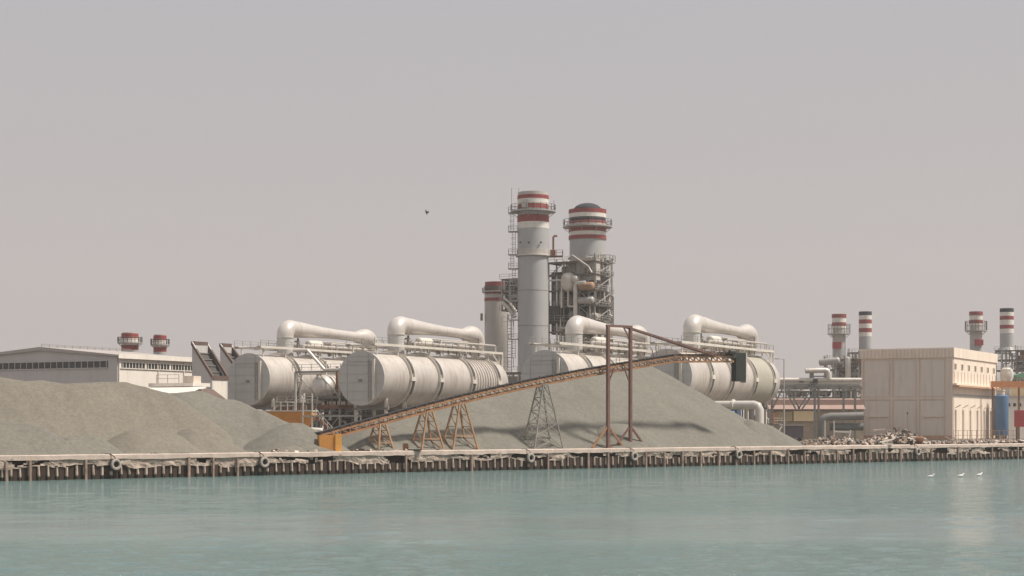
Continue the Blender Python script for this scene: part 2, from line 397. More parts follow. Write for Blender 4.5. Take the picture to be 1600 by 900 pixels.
for px in post_px:
    s = sof(px); mb = MB(); w_ = rnd.uniform(.1, .15); mb.box(s-w_, s+w_, -.16, .1, -1.3, 2.3+rnd.uniform(-.25,.05)); mb.build('fender_post', M_POST, quay, smooth=False)
# lip of spilled stones on the quay edge
def tyre(px, label, first=[None]):
    s = sof(px); c = ql(s, -.34, 1.62)
    if first[0] is None:
        r = empty('tyre_fender', c, QA)
        MB().box(-.62, .72, .17, .3, -.75, .55).build('dark_backing', M_QRUST, r, smooth=False)  # dark box added so the tyre hole and its surround look dark
        mb = MB(); prof = [(.34,-.1),(.40,-.17),(.52,-.19),(.62,-.15),(.66,0),(.62,.15),(.52,.19),(.40,.17),(.34,.1)]
        nn = 28; L = len(prof)
        for i in range(nn):
            an = 2*math.pi*i/nn
            for rr, yy in prof: mb.v.append((rr*math.cos(an), yy, rr*math.sin(an)))
        for i in range(nn):
            for j in range(L): mb.face((i*L+j, ((i+1)%nn)*L+j, ((i+1)%nn)*L+(j+1)%L, i*L+(j+1)%L))
        mb.build('tyre', M_TYRE, r)
        MB().tube([(0,-.1,.5),(-.2,.1,.9),(-.5,.36,1.17),(-.9,.9,1.2)], .05, 6).build('rope', M_QRUST, r)
        first[0] = r
    else:
        r = copy_tree(first[0]); r.location = c
    tag(r, label, 'tyre', 'tyre fenders hung on the quay')
tyre(179, 'round tyre fender hung on the quay wall under the left gravel heap, leftmost of all')
tyre(411, 'tyre fender on the quay wall just left of the orange drive housing')
tyre(827, 'tyre fender on the quay wall right below the dark lattice trestle')
tyre(989, 'tyre fender on the quay wall below the right post of the brown gantry')
tyre(1152, 'tyre fender hanging low on the quay below the right slope of the central heap')
tyre(1432, 'tyre fender on the quay wall in front of the beige block building')

# ------------------------------------------------------------------ gravel heaps
SL = .58
def ridge_pt(px, py, margin):
    def g_(d):
        P = at(px, py, d); h = P.z-GZ
        return (Vector((P.x, P.y, 0))-q0).dot(qn) - (max(h, .1)/SL+margin)
    lo, hi = Q(px), Q(px)+120
    for _ in range(50):
        mid = (lo+hi)/2
        if g_(mid) > 0: hi = mid
        else: lo = mid
    return at(px, py, hi)
def heap(label, pts, margin=2.2, material=None, r=1.2, seed=0, step=.36, rough=1., slope=SL):
    P = [ridge_pt(a, b, margin+(c[0] if c else 0)) for a, b, *c in pts]
    R = max(p.z-GZ for p in P)/slope+2
    x0 = min(p.x for p in P)-R; x1 = max(p.x for p in P)+R; y0 = min(p.y for p in P)-R; y1 = max(p.y for p in P)+R
    nx = int((x1-x0)/step)+1; ny = int((y1-y0)/step)+1
    X, Y = np.meshgrid(np.linspace(x0, x1, nx), np.linspace(y0, y1, ny))
    Xw = X+1.6*fbm(X*.13, Y*.13, seed+50); Yw = Y+1.6*fbm(X*.13+9, Y*.13, seed+60)
    Z = np.full(X.shape, -50.)
    segs = list(zip(P, P[1:])) or [(P[0], P[0])]
    for a, b in segs:
        dx, dy = b.x-a.x, b.y-a.y; L2 = dx*dx+dy*dy+1e-9
        T = np.clip(((Xw-a.x)*dx+(Yw-a.y)*dy)/L2, 0, 1)
        D = np.hypot(Xw-(a.x+T*dx), Yw-(a.y+T*dy)); H = a.z+(b.z-a.z)*T
        zz = H-slope*(np.sqrt(D*D+r*r)-r)
        k = 3.0; Z = np.maximum(Z, zz)
    depth = np.clip((Z.max()-Z)/4, 0, 1)
    Z = Z+rough*(.40*fbm(X*.10, Y*.10, seed+2, 3)+.05*fbm(X*.9, Y*.9, seed+7))*np.clip((Z-GZ)/1.5, 0, 1)
    Z = Z+.03*rough*fbm(X*2.7, Y*2.7, seed+9, 2)
    # toe flares out gently
    h = Z-GZ; Z = np.where(h < .4, GZ+np.where(h > -.4, (h+.4)**2/1.6, -.3)-.06, Z)
    keep = Z > GZ-.05
    vi = -np.ones(X.shape, int); mb = MB()
    perp = (X-q0.x)*qn.x+(Y-q0.y)*qn.y
    keep &= perp > .5
    fs = []
    for j in range(ny-1):
        for i in range(nx-1):
            if keep[j,i] or keep[j,i+1] or keep[j+1,i] or keep[j+1,i+1]:
                if perp[j,i] > .3 and perp[j,i+1] > .3 and perp[j+1,i] > .3 and perp[j+1,i+1] > .3: fs.append((j,i))
    for j, i in fs:
        idx = []
        for a, b in ((j,i),(j,i+1),(j+1,i+1),(j+1,i)):
            if vi[a,b] < 0: vi[a,b] = len(mb.v); mb.v.append((float(X[a,b]), float(Y[a,b]), float(max(Z[a,b], GZ-.15))))
            idx.append(int(vi[a,b]))
        mb.face(idx)
    o = mb.build('gravel_heap', material or M_GRAVEL)
    o.data.polygons.foreach_set('use_smooth', [True]*len(o.data.polygons))
    for p_ in o.data.polygons: pass
    a = o.data.attributes.get('sharp_edge')
    if a: o.data.attributes.remove(a)
    return tag(o, label, 'gravel heap', 'gravel heaps along the quay')
heap('huge long grey-brown gravel heap with rounded crest in front of the left industrial hall',
     [(-120,575),(-60,583),(0,590),(38,596),(60,594),(92,600),(150,598),(196,596),(225,603),(258,612)], margin=5.0, seed=1, slope=.74)
heap('medium gravel heap right of the longest heap, ending below the first steel drum',
     [(285,613,2),(312,610,2),(340,622,2),(366,625,2),(402,641,1),(432,656,0)], margin=7.5, seed=2, material=M_GRAVEL2)
heap('smaller gravel heap overlapping the orange hopper with its peak beside the drive housing',
     [(448,661,0),(463,661,0),(480,671,0)], margin=1.2, seed=3, material=M_GRAVEL2, r=.8)
heap('low gravel heap at the far left foot of the longest heap', [(-10,655),(28,659),(62,668),(88,682)], margin=.9, seed=4, r=.4, slope=.66, material=M_GRAVEL2)
heap('low flat-topped gravel mound by the quay edge left of the first tyre', [(104,683),(130,680),(154,681)], margin=.9, seed=5, r=.3, slope=.7, material=M_GRAVEL2)
heap('smooth gravel mound leaning on the longest heap above the first tyre', [(205,672),(250,666)], margin=1.6, seed=6, r=1.2, slope=.62)
heap('gravel mound between the longest heap and the medium heap', [(300,668),(320,673)], margin=1.6, seed=7, r=1.0, slope=.62)
heap('low stony mound at the quay edge left of the orange drive housing', [(440,700),(462,696)], margin=.9, seed=8, r=.4)
heap('large central gravel heap rising behind the conveyor to under the brown gantry',
     [(575,668,0),(600,651,0),(640,641,0),(700,627,0),(760,613,0),(820,598,0),(880,583,0),(940,572,1),(1002,567,2)], margin=4.0, seed=9, material=M_GRAVEL2)
heap('low rounded gravel mound between the feet of the brown gantry', [(952,662,0),(975,662,0)], margin=1.2, seed=10, r=.9, slope=.66, material=M_GRAVEL2)
heap('small gravel heap on the right slope of the central heap', [(1168,655,2),(1190,662,2)], margin=3.0, seed=12, r=.8, material=M_GRAVEL2)

# ------------------------------------------------------------------ big horizontal evaporator units
R = 4.7; ZC = 11.44; L = 46.
def make_unit():
    u = empty('evaporator_unit', (0,0,GZ), ROT)
    mb = MB(); mb.tube([(0,y,ZC) for y in (.02, 9, 19, 31, 41, L-1.2)]+[(0,L-.3,ZC),(0,L,ZC)], [R,R,R,R,R,R,R*.93,R*.7], 64); mb.build('shell', M_DRUM, u)
    sm_ = MB()
    for a in (5.2, 14.2, 24.8): sm_.tube([(0,a,ZC),(0,a+.06,ZC)], R+.012, 64)
    sm_.split('plate_seam', M_DRUM2, u, True)
    mb = MB()                                                     # corrugated stretch
    for k in range(9):
        y = 32.2+k*.98; mb.tube([(0,y-.16,ZC),(0,y+.16,ZC)], R+.16, 64)
    mb.split('stiffening_rib', M_DRUM, u, True)
    mb = MB(); mb.tube([(0,-.12,ZC),(0,.0,ZC)], R+.04, 64)
    for k in range(6): mb.box(-R*.985*math.cos(math.asin((-3.7+k*1.5)/R)), R*.985*math.cos(math.asin((-3.7+k*1.5)/R)), -.2, -.12, ZC-3.74+k*1.5, ZC-3.66+k*1.5)
    for x in (-2.9, 1.45):
        h = math.sqrt(R*R-x*x)*.97; mb.box(x-.05, x+.05, -.22, -.123, ZC-h, ZC+h)
    mb.box(-2.9, 1.9, -.26, -.123, ZC+2.92, ZC+3.08)
    mb.build('end_plate', M_PLATE, u)
    mb = MB()                                                     # access ladder on the end plate
    for x in (1.55, 2.15): mb.bar((x,-.42,ZC-3.6), (x,-.42,ZC+3.3), .06)
    for k in range(13): mb.bar((1.55,-.42,ZC-3.5+k*.55), (2.15,-.42,ZC-3.5+k*.55), .16)
    mb.build('ladder', M_GALV, u)
    MB().box(2.5, 2.95, -.6, -.123, ZC-3.7, ZC+3.3).build('pipe_cover', M_LIGHT, u)
    MB().box(-.5, .15, -.34, -.123, ZC-.55, ZC-.15).build('nameplate', M_MID, u)
    for yy in (9, 19, 31, 41):
        r = MB()
        for dy in (-.62, .5): r.tube([(0,yy+dy,ZC),(0,yy+dy+.12,ZC)], R+.42, 64)
        o = r.build('flange_ring', M_LIGHT, u)
        MB().tube([(0,yy-.5,ZC),(0,yy+.49,ZC)], R+.10, 64).build('recess_band', M_GALV, o)
        g_ = MB()
        for sgn in (1, -1):
            for a0 in (12, -32):
                arc = [math.radians(a0+k*3.6) for k in range(10)]; b0 = len(g_.v)
                for t0 in arc:
                    for rr_, dy in ((R+.1,-.3),(R+.38,-.3),(R+.38,.22),(R+.1,.22)): g_.v.append((sgn*rr_*math.cos(t0), yy+dy, ZC+rr_*math.sin(t0)))
                for k in range(9):
                    for j in range(4): g_.face((b0+k*4+j, b0+k*4+(j+1)%4, b0+k*4+4+(j+1)%4, b0+k*4+4+j))
                g_.face((b0,b0+1,b0+2,b0+3)); g_.face((b0+36,b0+37,b0+38,b0+39))
        g_.split('gap_shade_strip', M_DARK, o)  # dark arcs painting the shade in the gap between the flanges
        bx = MB(); bx.box(R-.05, R+.5, yy-.75, yy+.75, ZC-.35, ZC+.35); bx.box(-R-.5, -R+.05, yy-.75, yy+.75, ZC-.35, ZC+.35); bx.split('joint_block', M_LIGHT, o)
    for yy in (3, 9, 19, 31, 41):
        for x in (-3.1, 3.1):
            l_ = MB(); l_.bar((x,yy,0), (x,yy,ZC-math.sqrt(R*R-x*x)+.3), .42); l_.box(x-.6, x+.6, yy-.6, yy+.6, 0, .3)
            l_.build('support_leg', M_LIGHT, u, smooth=False)
    sd = MB()
    for yy in (3, 9, 19, 31, 41):
        sd.box(-3.6, 3.6, yy-.25, yy+.25, ZC-R-.75, ZC-R-.35)
        sd.prism([(-3.6,ZC-R-.36),(-3.2,ZC-3.2),(3.2,ZC-3.2),(3.6,ZC-R-.35)], yy-.12, yy+.12)
    sd.split('saddle_beam', M_MID, u)
    # swan-neck vapour duct
    y0, yb, zt = 11.3, 40.4, 21.25
    pts = [(0,y0,zt-1.75), (0,y0,zt-1.5)]; rr = [1.57]*2
    for k in range(1, 9):
        t = k/8*math.pi/2; pts.append((0, y0+1.5-1.5*math.cos(t), zt-1.5+1.5*math.sin(t))); rr.append(1.6)
    for a, r_ in ((14.4,1.56),(17,1.44),(19.5,1.28),(22,1.14),(25,1.03),(28,.96),(32,.92),(34.8,.93),(36,1.15),(37.2,1.55),(38.4,1.74),(39,1.77)): pts.append((0,a,zt-.05-(a-13)*.022)); rr.append(r_)
    for k in range(1, 8):
        t = k/7*math.pi/2; pts.append((0, 39+1.9*math.sin(t), zt-.62-1.9*(1-math.cos(t)))); rr.append(1.76-.15*k/7)
    pts += [(0,yb+.4,zt-3.3),(0,yb+.4,zt-4.4),(0,yb+.4,ZC+R-.2)]; rr += [1.3,.75,.75]
    o = MB().tube(pts, rr, 32).build('vapour_duct', M_DUCT, u)
    MB().tube([(0,y0,ZC+R-.4),(0,y0,zt-1.7)], 1.53, 32).build('riser', M_PLATE, o)
    sm_ = MB()
    for a, r_ in ((14.4,1.56),(28,.96),(34.8,.93)): sm_.tube([(0,a,zt-.05-(a-13)*.022),(0,a+.06,zt-.05-(a-13)*.022)], r_+.02, 32)
    sm_.split('cladding_seam', M_DRUM2, o, True)
    MB().tube([(0,y0,ZC+R+1.3),(0,y0,ZC+R+1.42)], 1.6, 32).build('duct_flange', M_LIGHT, o)
    MB().tube([(0,y0,zt-1.8),(0,y0,zt-1.68)], 1.66, 32).build('duct_flange', M_LIGHT, o)
    # service platform on top
    pl = MB(); pz = ZC+R+1.15
    for x0, x1 in ((-2.9,-2.0),(2.0,2.9)): pl.box(x0, x1, -.5, L, pz, pz+.16)
    for x in (-2.95, 2.95): pl.box(x-.07, x+.07, -.5, L+.02, pz-.2, pz+.22)
    for a in (0, 5.8, 15, 22, 30, 37, 45.8): pl.box(-3.02, 3.02, a-.1, a+.1, pz-.3, pz-.01)
    for a in (1, 8, 19, 31, 41, 45.5):
        for x in (-2.4, 2.4): pl.bar((x,a,pz-.2), (x,a,ZC+math.sqrt(R*R-x*x)-.1), .2)
    o = pl.build('platform', M_LIGHT, u, smooth=False)
    rl = MB()
    for x in (-2.9, 2.9): rl.rail([(x,-.4,pz+.1),(x,L,pz+.1)], 1.1, .07, 2.4)
    rl.build('railing', M_MID, o, smooth=False)
    MB().bar((2.9,L-.1,pz), (2.9,L-.1,pz-6.2), .28).bar((2.9,L-.1,pz-3), (2.9,L-4,pz-.3), .16).build('end_post', M_LIGHT, u, smooth=False)
    # clutter of vessels, valves and pipes below the duct
    for (x, a, r_, ln, h) in ((1.1,17.5,.85,3.6,1.1),(-1.2,24.5,.6,4,1.2),(1.2,31.5,.5,3.4,.9)):
        v = MB().vessel((x,a,pz+h), (x,a+ln,pz+h), r_, 16); v.bar((x,a+.5,pz-.8), (x,a+.5,pz+h), .3); v.bar((x,a+ln-.5,pz-.8), (x,a+ln-.5,pz+h), .3)
        v.build('condensate_vessel', M_LIGHT, u)
    vv = MB()
    for k in range(22):
        a = rnd.uniform(15, 40); x = rnd.uniform(-2.4, 2.4); h = rnd.uniform(.8, 2.6)
        vv.bar((x,a,pz-.8), (x,a,pz+h), rnd.choice((.12,.2,.3)))
        if k % 3 == 0: vv.box(x-.45, x+.45, a-.3, a+.3, pz+h, pz+h+.25)
    vv.split('valve_stem', M_MID, u)
    pp = MB()
    for x, a, b_, h, r_ in ((2.3,14,36,.8,.22),(-1.9,15,44,.7,.18),(.6,20,38,1.9,.14),(1.9,24,45,1.5,.16)):
        pp.tube([(x,a,pz-.7),(x,a,pz+h-.2),(x,a+.2,pz+h),(x,b_-.2,pz+h),(x,b_,pz+h-.2),(x,b_,pz-.7)], r_, 8)
    for k in range(6):
        a = 16+k*4.4; pp.tube([(-2.6,a,pz+.9),(2.6,a,pz+.9)], .13, 8)
    pp.split('top_pipe', M_DUCT, u, True)
    sp = MB()                                                      # pipes running along the flank
    sp.tube([(1.5,4,1.2),(1.5,L-4,1.2)], .5, 12)
    sp.build('drain_pipe', M_DUCT, u)
    return u
u1 = make_unit()
def place_unit(o, px, d, label, dz=0):
    X, Y, Z = gx(px, d); o.location = (X, Y, GZ+dz); tag(o, label, 'evaporator', 'horizontal evaporator drums'); return o
u2, u3, u4 = copy_tree(u1), copy_tree(u1), copy_tree(u1)
place_unit(u1, 389, 325, 'leftmost white steel evaporator drum with swan-neck duct, beside the slanted hoods', .2)
place_unit(u2, 565, 310, 'fully visible white evaporator drum with ring flanges and swan-neck duct, second from the left', 0)
place_unit(u3, 852, 310, 'white evaporator drum right of the tall chimney, half hidden by the conveyor and heap', .15)
place_unit(u4, 1042, 310, 'rightmost white evaporator drum, its flank behind the conveyor head', .35)
# u4 has an olive clad last bay
o = MB().tube([(0,y,ZC) for y in (32, 40.3)], R+.25, 64).build('olive_jacket', M_OLIVE, u4)

# ------------------------------------------------------------------ generic steel process structure
def frame(name, label, px, d, w, l_, levels, seed, cat='steel structure', group=None, nx=3, ny=2, vessels=4, pipes=10, colw=.3, brace=True, rot=ROT, boxes=2, mats=None, rail=True, over=0., base=0., open_top=False):
    r_ = random.Random(seed); X, Y, Z = gx(px, d); e = empty(name, (X, Y, Z), rot, label, cat, group)
    top = levels[-1]; xs = [-w/2+w*i/(nx-1) for i in range(nx)]; ys = [l_*j/(ny-1) for j in range(ny)]
    for x in xs:
        for y in ys:
            c = MB().bar((x,y,base), (x,y,top+over*r_.random()), colw); c.build('column', M_MID if r_.random() < .6 else M_GALV, e, smooth=False)
    for li, z in enumerate(levels):
        b = MB()
        for x in xs: b.bar((x,0,z), (x,l_,z), colw*.8, colw)
        for y in ys: b.bar((-w/2,y,z), (w/2,y,z), colw*.8, colw)
        dpt = l_*r_.uniform(.5, 1)+.3
        if not (open_top and li == len(levels)-1): b.box(-w/2-.4, w/2+.4, -.4, dpt, z+.16, z+.24)
        pf = b.build('platform', M_MID, e, smooth=False)
        if rail:
            MB().rail([(-w/2-.4,-.4,z+.2),(w/2+.4,-.4,z+.2),(w/2+.4,l_,z+.2)], 1.1, .09, 1.8).build('railing', M_GALV, pf, smooth=False)
    if brace:
        b = MB(); zs = [base]+list(levels)
        for a, c in zip(zs, zs[1:]):
            for i in range(nx-1):
                if r_.random() < .6:
                    if r_.random() < .5: b.bar((xs[i],0,a), (xs[i+1],0,c), .16)
                    else: b.bar((xs[i+1],0,a), (xs[i],0,c), .16)
            b.bar((w/2,0,a), (w/2,l_,c), .16)
        b.build('bracing', M_GALV, e, smooth=False)
    zs = [base]+list(levels)
    for k in range(vessels):
        z = r_.choice(zs[:-1] if len(zs) > 2 else zs)+.9; rr = r_.uniform(.5, 1.3)*min(1, w/10+.3); x = r_.uniform(-w/2+rr, w/2-rr); y = r_.uniform(.3, l_*.5)
        m_ = r_.choice((M_LIGHT, M_STACK2, M_MID, M_GALV, M_RUST, M_MID))
        if r_.random() < .5: MB().vessel((x-1.2*rr,y,z+rr*.5), (x+1.2*rr,y,z+rr*.5), rr, 14).build('vessel', m_, e)
        else: MB().vessel((x,y,z), (x,y,z+2.2*rr), rr*.8, 14).build('vessel', m_, e)
    for k in range(boxes):
        z = r_.choice(zs[:-1])+.3; x = r_.uniform(-w/2, w/2-1.5); y = r_.uniform(0, l_*.6); a = r_.uniform(1, 2.8); h = r_.uniform(1, 2.6)
        MB().box(x, x+a, y, y+1.5, z, z+h).build('equipment_box', r_.choice((M_DARK, M_MID, M_RUST, M_LIGHT)), e, smooth=False)
    for k in range(pipes):
        z0 = r_.choice(zs); z1 = r_.choice(zs)+r_.uniform(.5, 2); x0 = r_.uniform(-w/2, w/2); x1 = x0+r_.uniform(-.35, .35)*w; y = r_.uniform(-.6, l_*.6)
        x1 = max(-w/2, min(w/2, x1)); q = r_.uniform(.10, .26)
        zm = (z0+z1)/2+r_.uniform(-1, 1)
        if abs(z1-z0) < 1: z1 += 2.5
        MB().tube([(x0,y,z0),(x0,y,zm-.15),(x0+.15*(1 if x1>x0 else -1),y,zm),(x1-.15*(1 if x1>x0 else -1),y,zm),(x1,y,zm+.15*(1 if z1>zm else -1)),(x1,y,z1)], q, 8).build('pipe', r_.choice((M_LIGHT, M_DUCT, M_GALV, M_MID, M_RUST)), e)
    return e

# between the drums
r0 = frame('pipe_trestle', 'low pipe trestle with cream pipes and valves between the first drum and the hopper', 458, 312, 5.5, 3, [4.6, 7.0], 61, 'pipe rack', vessels=2, pipes=9, boxes=3, colw=.22)
MB().rail([(-2.8,-.6,4.9),(2.8,-.6,4.9)], 1.6, .14, 1.1).build('front_railing', M_RUST, r0, smooth=False)
fr1 = frame('process_frame', 'steel process frame with round banded vessel between the first and second drums', 496, 318, 9.5, 14, [5.0, 8.2, 12.8], 5, 'process frame', 'process frames between the drums', vessels=3, pipes=14, boxes=5, open_top=True)
bv = MB(); bv.vessel((.3,1.2,10.0), (.3,9,10.0), 2.3, 28, .8); o = bv.build('banded_vessel', M_DRUM, fr1)
bd = MB()
for k in range(6): bd.tube([(.3,1.4+k*1.2,10.0),(.3,1.6+k*1.2,10.0)], 2.42, 28)
bd.split('band', M_LIGHT, o, True)
MB().box(-4.9, 4.9, -.5, 6, 6.2, 6.9).build('red_walkway', M_RUST, fr1, smooth=False)
bk = MB()
for k in range(4): bk.box(-4.6+k*2.4, -2.6+k*2.4, 9, 12, .1, 4.2+(k%2)*.5)
bk.split('pump_housing', M_DARK, fr1)
wr = MB()
for k in range(3): wr.tube([(2.6+k*.5,3,9.4-k*.2),(3.0+k*.4,3,11-k*.2),(4.4,3,12.2-k*.4)], .12, 8)
wr.tube([(-3.6,0,7),(-3.6,0,12),(-3.2,0,12.5),(1,0,12.5)], .22, 10)
wr.split('curved_pipe', M_DUCT, fr1, True)
pa = MB().tube([(-4.4,-1,16.6),(-1.4,-1,16.6),(2.2,-1,13.1),(6.0,-1,13.1)], .3, 10); pa.build('diagonal_pipe', M_DUCT, fr1)
fr2 = frame('process_frame', 'short steel frame and ladders at the foot of the tall chimney behind the second drum', 802, 352, 6, 8, [6.5, 10.5, 13.5], 7, 'process frame', 'process frames between the drums', vessels=2, pipes=8, boxes=1)
MB().box(-2.6, 1.6, -1.2, 1.4, 8.6, 12.9).build('control_cabinet', M_MID, fr2, smooth=False)
fr3 = frame('process_frame', 'crowded frame of pale pipes and vessels behind the gantry, between third and fourth drums', 985, 326, 15, 16, [7, 11, 14.4], 9, 'process frame', 'process frames between the drums', nx=5, vessels=12, pipes=34, boxes=5, open_top=True)
fr4 = frame('process_frame', 'low frame with pumps and pipes under the right end of the fourth drum', 1180, 348, 7, 6, [3.4], 12, 'process frame', 'process frames between the drums', vessels=3, pipes=7, boxes=3)
e = empty('dark_backdrop', gx(430, 362), ROT*.25, 'long dark low block added as a backdrop in the gaps under the first two drums', 'backdrop')  # dark block added so the gaps under the drums look dark, not sky
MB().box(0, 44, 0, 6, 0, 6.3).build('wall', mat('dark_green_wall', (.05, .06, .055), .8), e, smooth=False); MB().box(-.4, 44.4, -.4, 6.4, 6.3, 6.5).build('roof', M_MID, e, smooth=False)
for k in range(9): MB().box(1.5+k*4.8, 3.6+k*4.8, -.1, -.002, .2, 2.6+(k%3)*.6).build('backdrop_panel', M_DARK if k % 2 else M_MID, e, smooth=False)
# big horizontal pipe right of the heap, under drum four
pe = empty('discharge_pipe', gx(1140, 312), ROT, 'large pale pipe with bent end lying above the right slope of the central heap', 'pipe')
zz = hz(633, 312)
MB().tube([(-6,0,zz),(4.6,0,zz),(5.2,0,zz-.2),(5.5,0,zz-.8),(5.5,0,0)], .75, 16).build('pipe', M_DUCT, pe)
MB().tube([(-4,0,zz),(-3.7,0,zz)], 1.0, 16).tube([(.6,0,zz),(.9,0,zz)], 1.0, 16).build('flange', M_LIGHT, pe)
for x in (-4.5, 1.5): MB().bar((x,0,0),(x,0,zz-.6),.35).build('support', M_MID, pe, smooth=False)
be = empty('pump_skid', gx(1136, 306), ROT, 'dark blue pump housing half buried behind the right slope of the central heap', 'pump')
MB().box(-1.6, 1.8, 0, 2, 0, hz(640, 306)).build('housing', mat('navy_paint', (.05,.08,.13), .5), be, smooth=False)
MB().vessel((-.9,-.2,hz(646,306)), (1.3,-.2,hz(646,306)), .45, 12).build('motor', M_BLUE, be)

# ------------------------------------------------------------------ chimneys
def chimney(name, label, px, d, rows, r, plats=(), ladder=None, extra=None, cat='chimney', n=40, group=None, lip=True):
    """rows: list of (photo row of the lower edge, material, radius factor) from the top down; first entry is the top row"""
    X, Y, Z = gx(px, d); e = empty(name, (X,Y,Z), 0, label, cat, group)
    mlist = []; prof = []; mis = []
    ytop = rows[0]; seq = rows[1:]
    z = hz(ytop, d); prof.append((r*seq[0][2]*.9, z)); 
    prof.append((r*seq[0][2], z)); mis.append(0)
    for yb, m_, rf in seq:
        if m_ not in mlist: mlist.append(m_)
        mi = mlist.index(m_)
        if abs(prof[-1][0]-r*rf) > .01: prof.append((r*rf, prof[-1][1]-.02)); mis.append(mi)
        z1 = hz(yb, d) if yb is not None else 0.
        prof.append((r*rf, z1)); mis.append(mi)
    sh = MB(); sh.lathe(prof, n=n, mis=mis); sh.build('shaft', mlist, e)
    for py, ro, rl in plats:
        z = hz(py, d); p = MB(); p.lathe([(r*.98, z-.14), (ro, z-.14), (ro, z+.14), (r*.98, z+.14)], n=28)
        for k in range(9):
            a = 2*math.pi*(k+.3)/9; p.bar((ro*.97*math.cos(a), ro*.97*math.sin(a), z-.1), (r*math.cos(a), r*math.sin(a), z-min(1.3,(ro-r)*.9)), .12)
        o = p.build('platform', M_GALV, e, smooth=False)
        MB().rail([(ro*.98*math.cos(2*math.pi*k/20), ro*.98*math.sin(2*math.pi*k/20), z) for k in range(20)], rl, .10, 2.5, True).build('railing', M_MID, o, smooth=False)
    return e
tall = chimney('chimney', 'tallest chimney, pale grey with red and white bands and a round railed platform', 833, 400,
    [301, (306,M_STACK2,1.0),(312,M_RED,1.03),(320,M_WHITE,1.02),(327,M_RED,1.02),(337,M_STACK,1.),(348,M_RED,1.035),(358,M_WHITE,1.03),(390,M_STACK,1.02),(399,M_STACK2,1.06),(400.5,M_LIGHT,1.14),(401.5,M_MID,1.12),(454,M_STACK,1.0),(455,M_MID,1.01),(509,M_STACK,1.0),(510,M_MID,1.01),(None,M_STACK,1.0)],
    3.42, plats=[(331, 5.1, 1.5)])
lg = MB(); d = 400
zs = [hz(y, d) for y in (560, 530, 500, 470, 446, 420, 398, 362, 333)]
for i, (a, b) in enumerate(zip(zs, zs[1:])):
    x = -4.3-.35*(i%2)
    for dx in (-.35, .35): lg.bar((x+dx,-.3,a), (x+dx,-.3,b), .11)
    k = a
    while k < b: lg.bar((x-.35,-.3,k), (x+.35,-.3,k), .09); k += .55
    lg.box(-5.5, -3.2, -1.2, 1.2, b-.1, b+.06)
    lg.rail([(-3.6,-1.2,b),(-5.5,-1.2,b),(-5.5,1.2,b)], 1.2, .1, 1.)
    k = a+1
    while k < b: lg.bar((x-.7,-.9,k), (x+.2,-.9,k), .07); lg.bar((x-.7,-.9,k), (x-.7,.2,k), .07); k += 1.3
lg.build('caged_ladder', M_GALV, tall, smooth=False)
cp = MB(); z = hz(400, d); cp.box(3.0, 6.6, -1.4, 1.6, z-.15, z); cp.rail([(3.8,-1.4,z),(6.6,-1.4,z),(6.6,1.6,z)], 1.2, .1, 1.2)
cp.box(3.9, 5.0, -.8, 0, z, z+1.3); cp.build('side_balcony', M_RUST, tall, smooth=False)
MB().tube([(4.5,-.3,z+1.2),(4.5,-.3,z+4.2),(4.8,-.3,z+4.5),(5.4,-.3,z+4.4)], .24, 10).build('vent_pipe', M_RUST, tall)
bl = MB()
for px_ in (813, 826, 845): bl.vessel(((px_-833)*.143, -3.5, hz(381,d)), ((px_-833)*.143, -3.3, hz(381,d)), .22, 8)
bl.split('port', M_DARK, tall, True)
tp = MB()
for x in (-4.8, -3.2, .4, 4.6): tp.bar((x,-1,hz(331,d)), (x,-1,hz(331,d)+5.2 if x<0 else hz(331,d)+2.4), .12)
tp.box(-2.6, -1.2, -3.9, -3.6, hz(327,d), hz(315,d)); tp.split('lightning_rod', M_GALV, tall)

dome = chimney('chimney', 'wide chimney with a black domed cap and four red bands, right of the tallest chimney', 918, 420,
    [328, (334.5,M_RED,1.03),(341,M_WHITE,1.02),(346,M_SOOT,1.0),(350,M_RED,1.01),(357,M_STACK2,1.),(363,M_RED,1.03),(369,M_WHITE,1.0),(375,M_RED,1.03),(402,M_STACK,.98),(None,M_STACK,.98)],
    4.3, plats=[(355, 5.8, 1.7)])
dm = MB(); z = hz(329, 420)
dm.lathe([(3.35,z-.3)]+[(3.3*math.cos(t*math.pi/16)+.02, z+1.75*math.sin(t*math.pi/16)) for t in range(0, 9)], n=36); dm.build('domed_cap', M_SOOT, dome)
z = hz(342, 420)
th = chimney('chimney', 'shorter beige chimney with faded red bands left of the tallest chimney', 776, 430,
    [441, (447,M_RED,.97),(454,M_BROWN,1.02),(460,M_RED,.98),(466,M_STACK2,1.),(471,M_RED,1.02),(None,M_STACK2,1.0)], 2.9, plats=[(456, 3.5, .9)])
MB().box(-3.9, -3.3, -1, 0, hz(501,430), hz(490,430)).build('side_box', M_MID, th, smooth=False)

# dark ducting joining the short and tall chimneys
e = frame('duct_bridge', 'dark steel ducts and walkway joining the short and tallest chimneys near the top', 797, 412, 4.2, 5, [hz(485,412), hz(470,412), hz(455,412), hz(437,412)], 21, 'duct', vessels=3, pipes=5, boxes=5, base=hz(486,412), brace=True)
MB().box(-1.6, 2.4, .5, 3.5, hz(478,412), hz(440,412)).build('duct_box', M_DARK, e, smooth=False)
MB().tube([(-1.8,-.6,hz(472,412)),(-.2,-.6,hz(480,412)),(1.6,-.6,hz(496,412))], .5, 12).tube([(-1.2,-.8,hz(466,412)),(.2,-.8,hz(472,412)),(2,-.8,hz(488,412))], .3, 12).build('slanted_pipe', M_LIGHT, e)
ld = MB()
for y_ in range(0, 30):
    zq = hz(600,412)+y_*.75; ld.bar((-.2,-1,zq), (.9,-1,zq), .1)
for x in (-.2,.9): ld.bar((x,-1,2), (x,-1,hz(490,412)), .12)
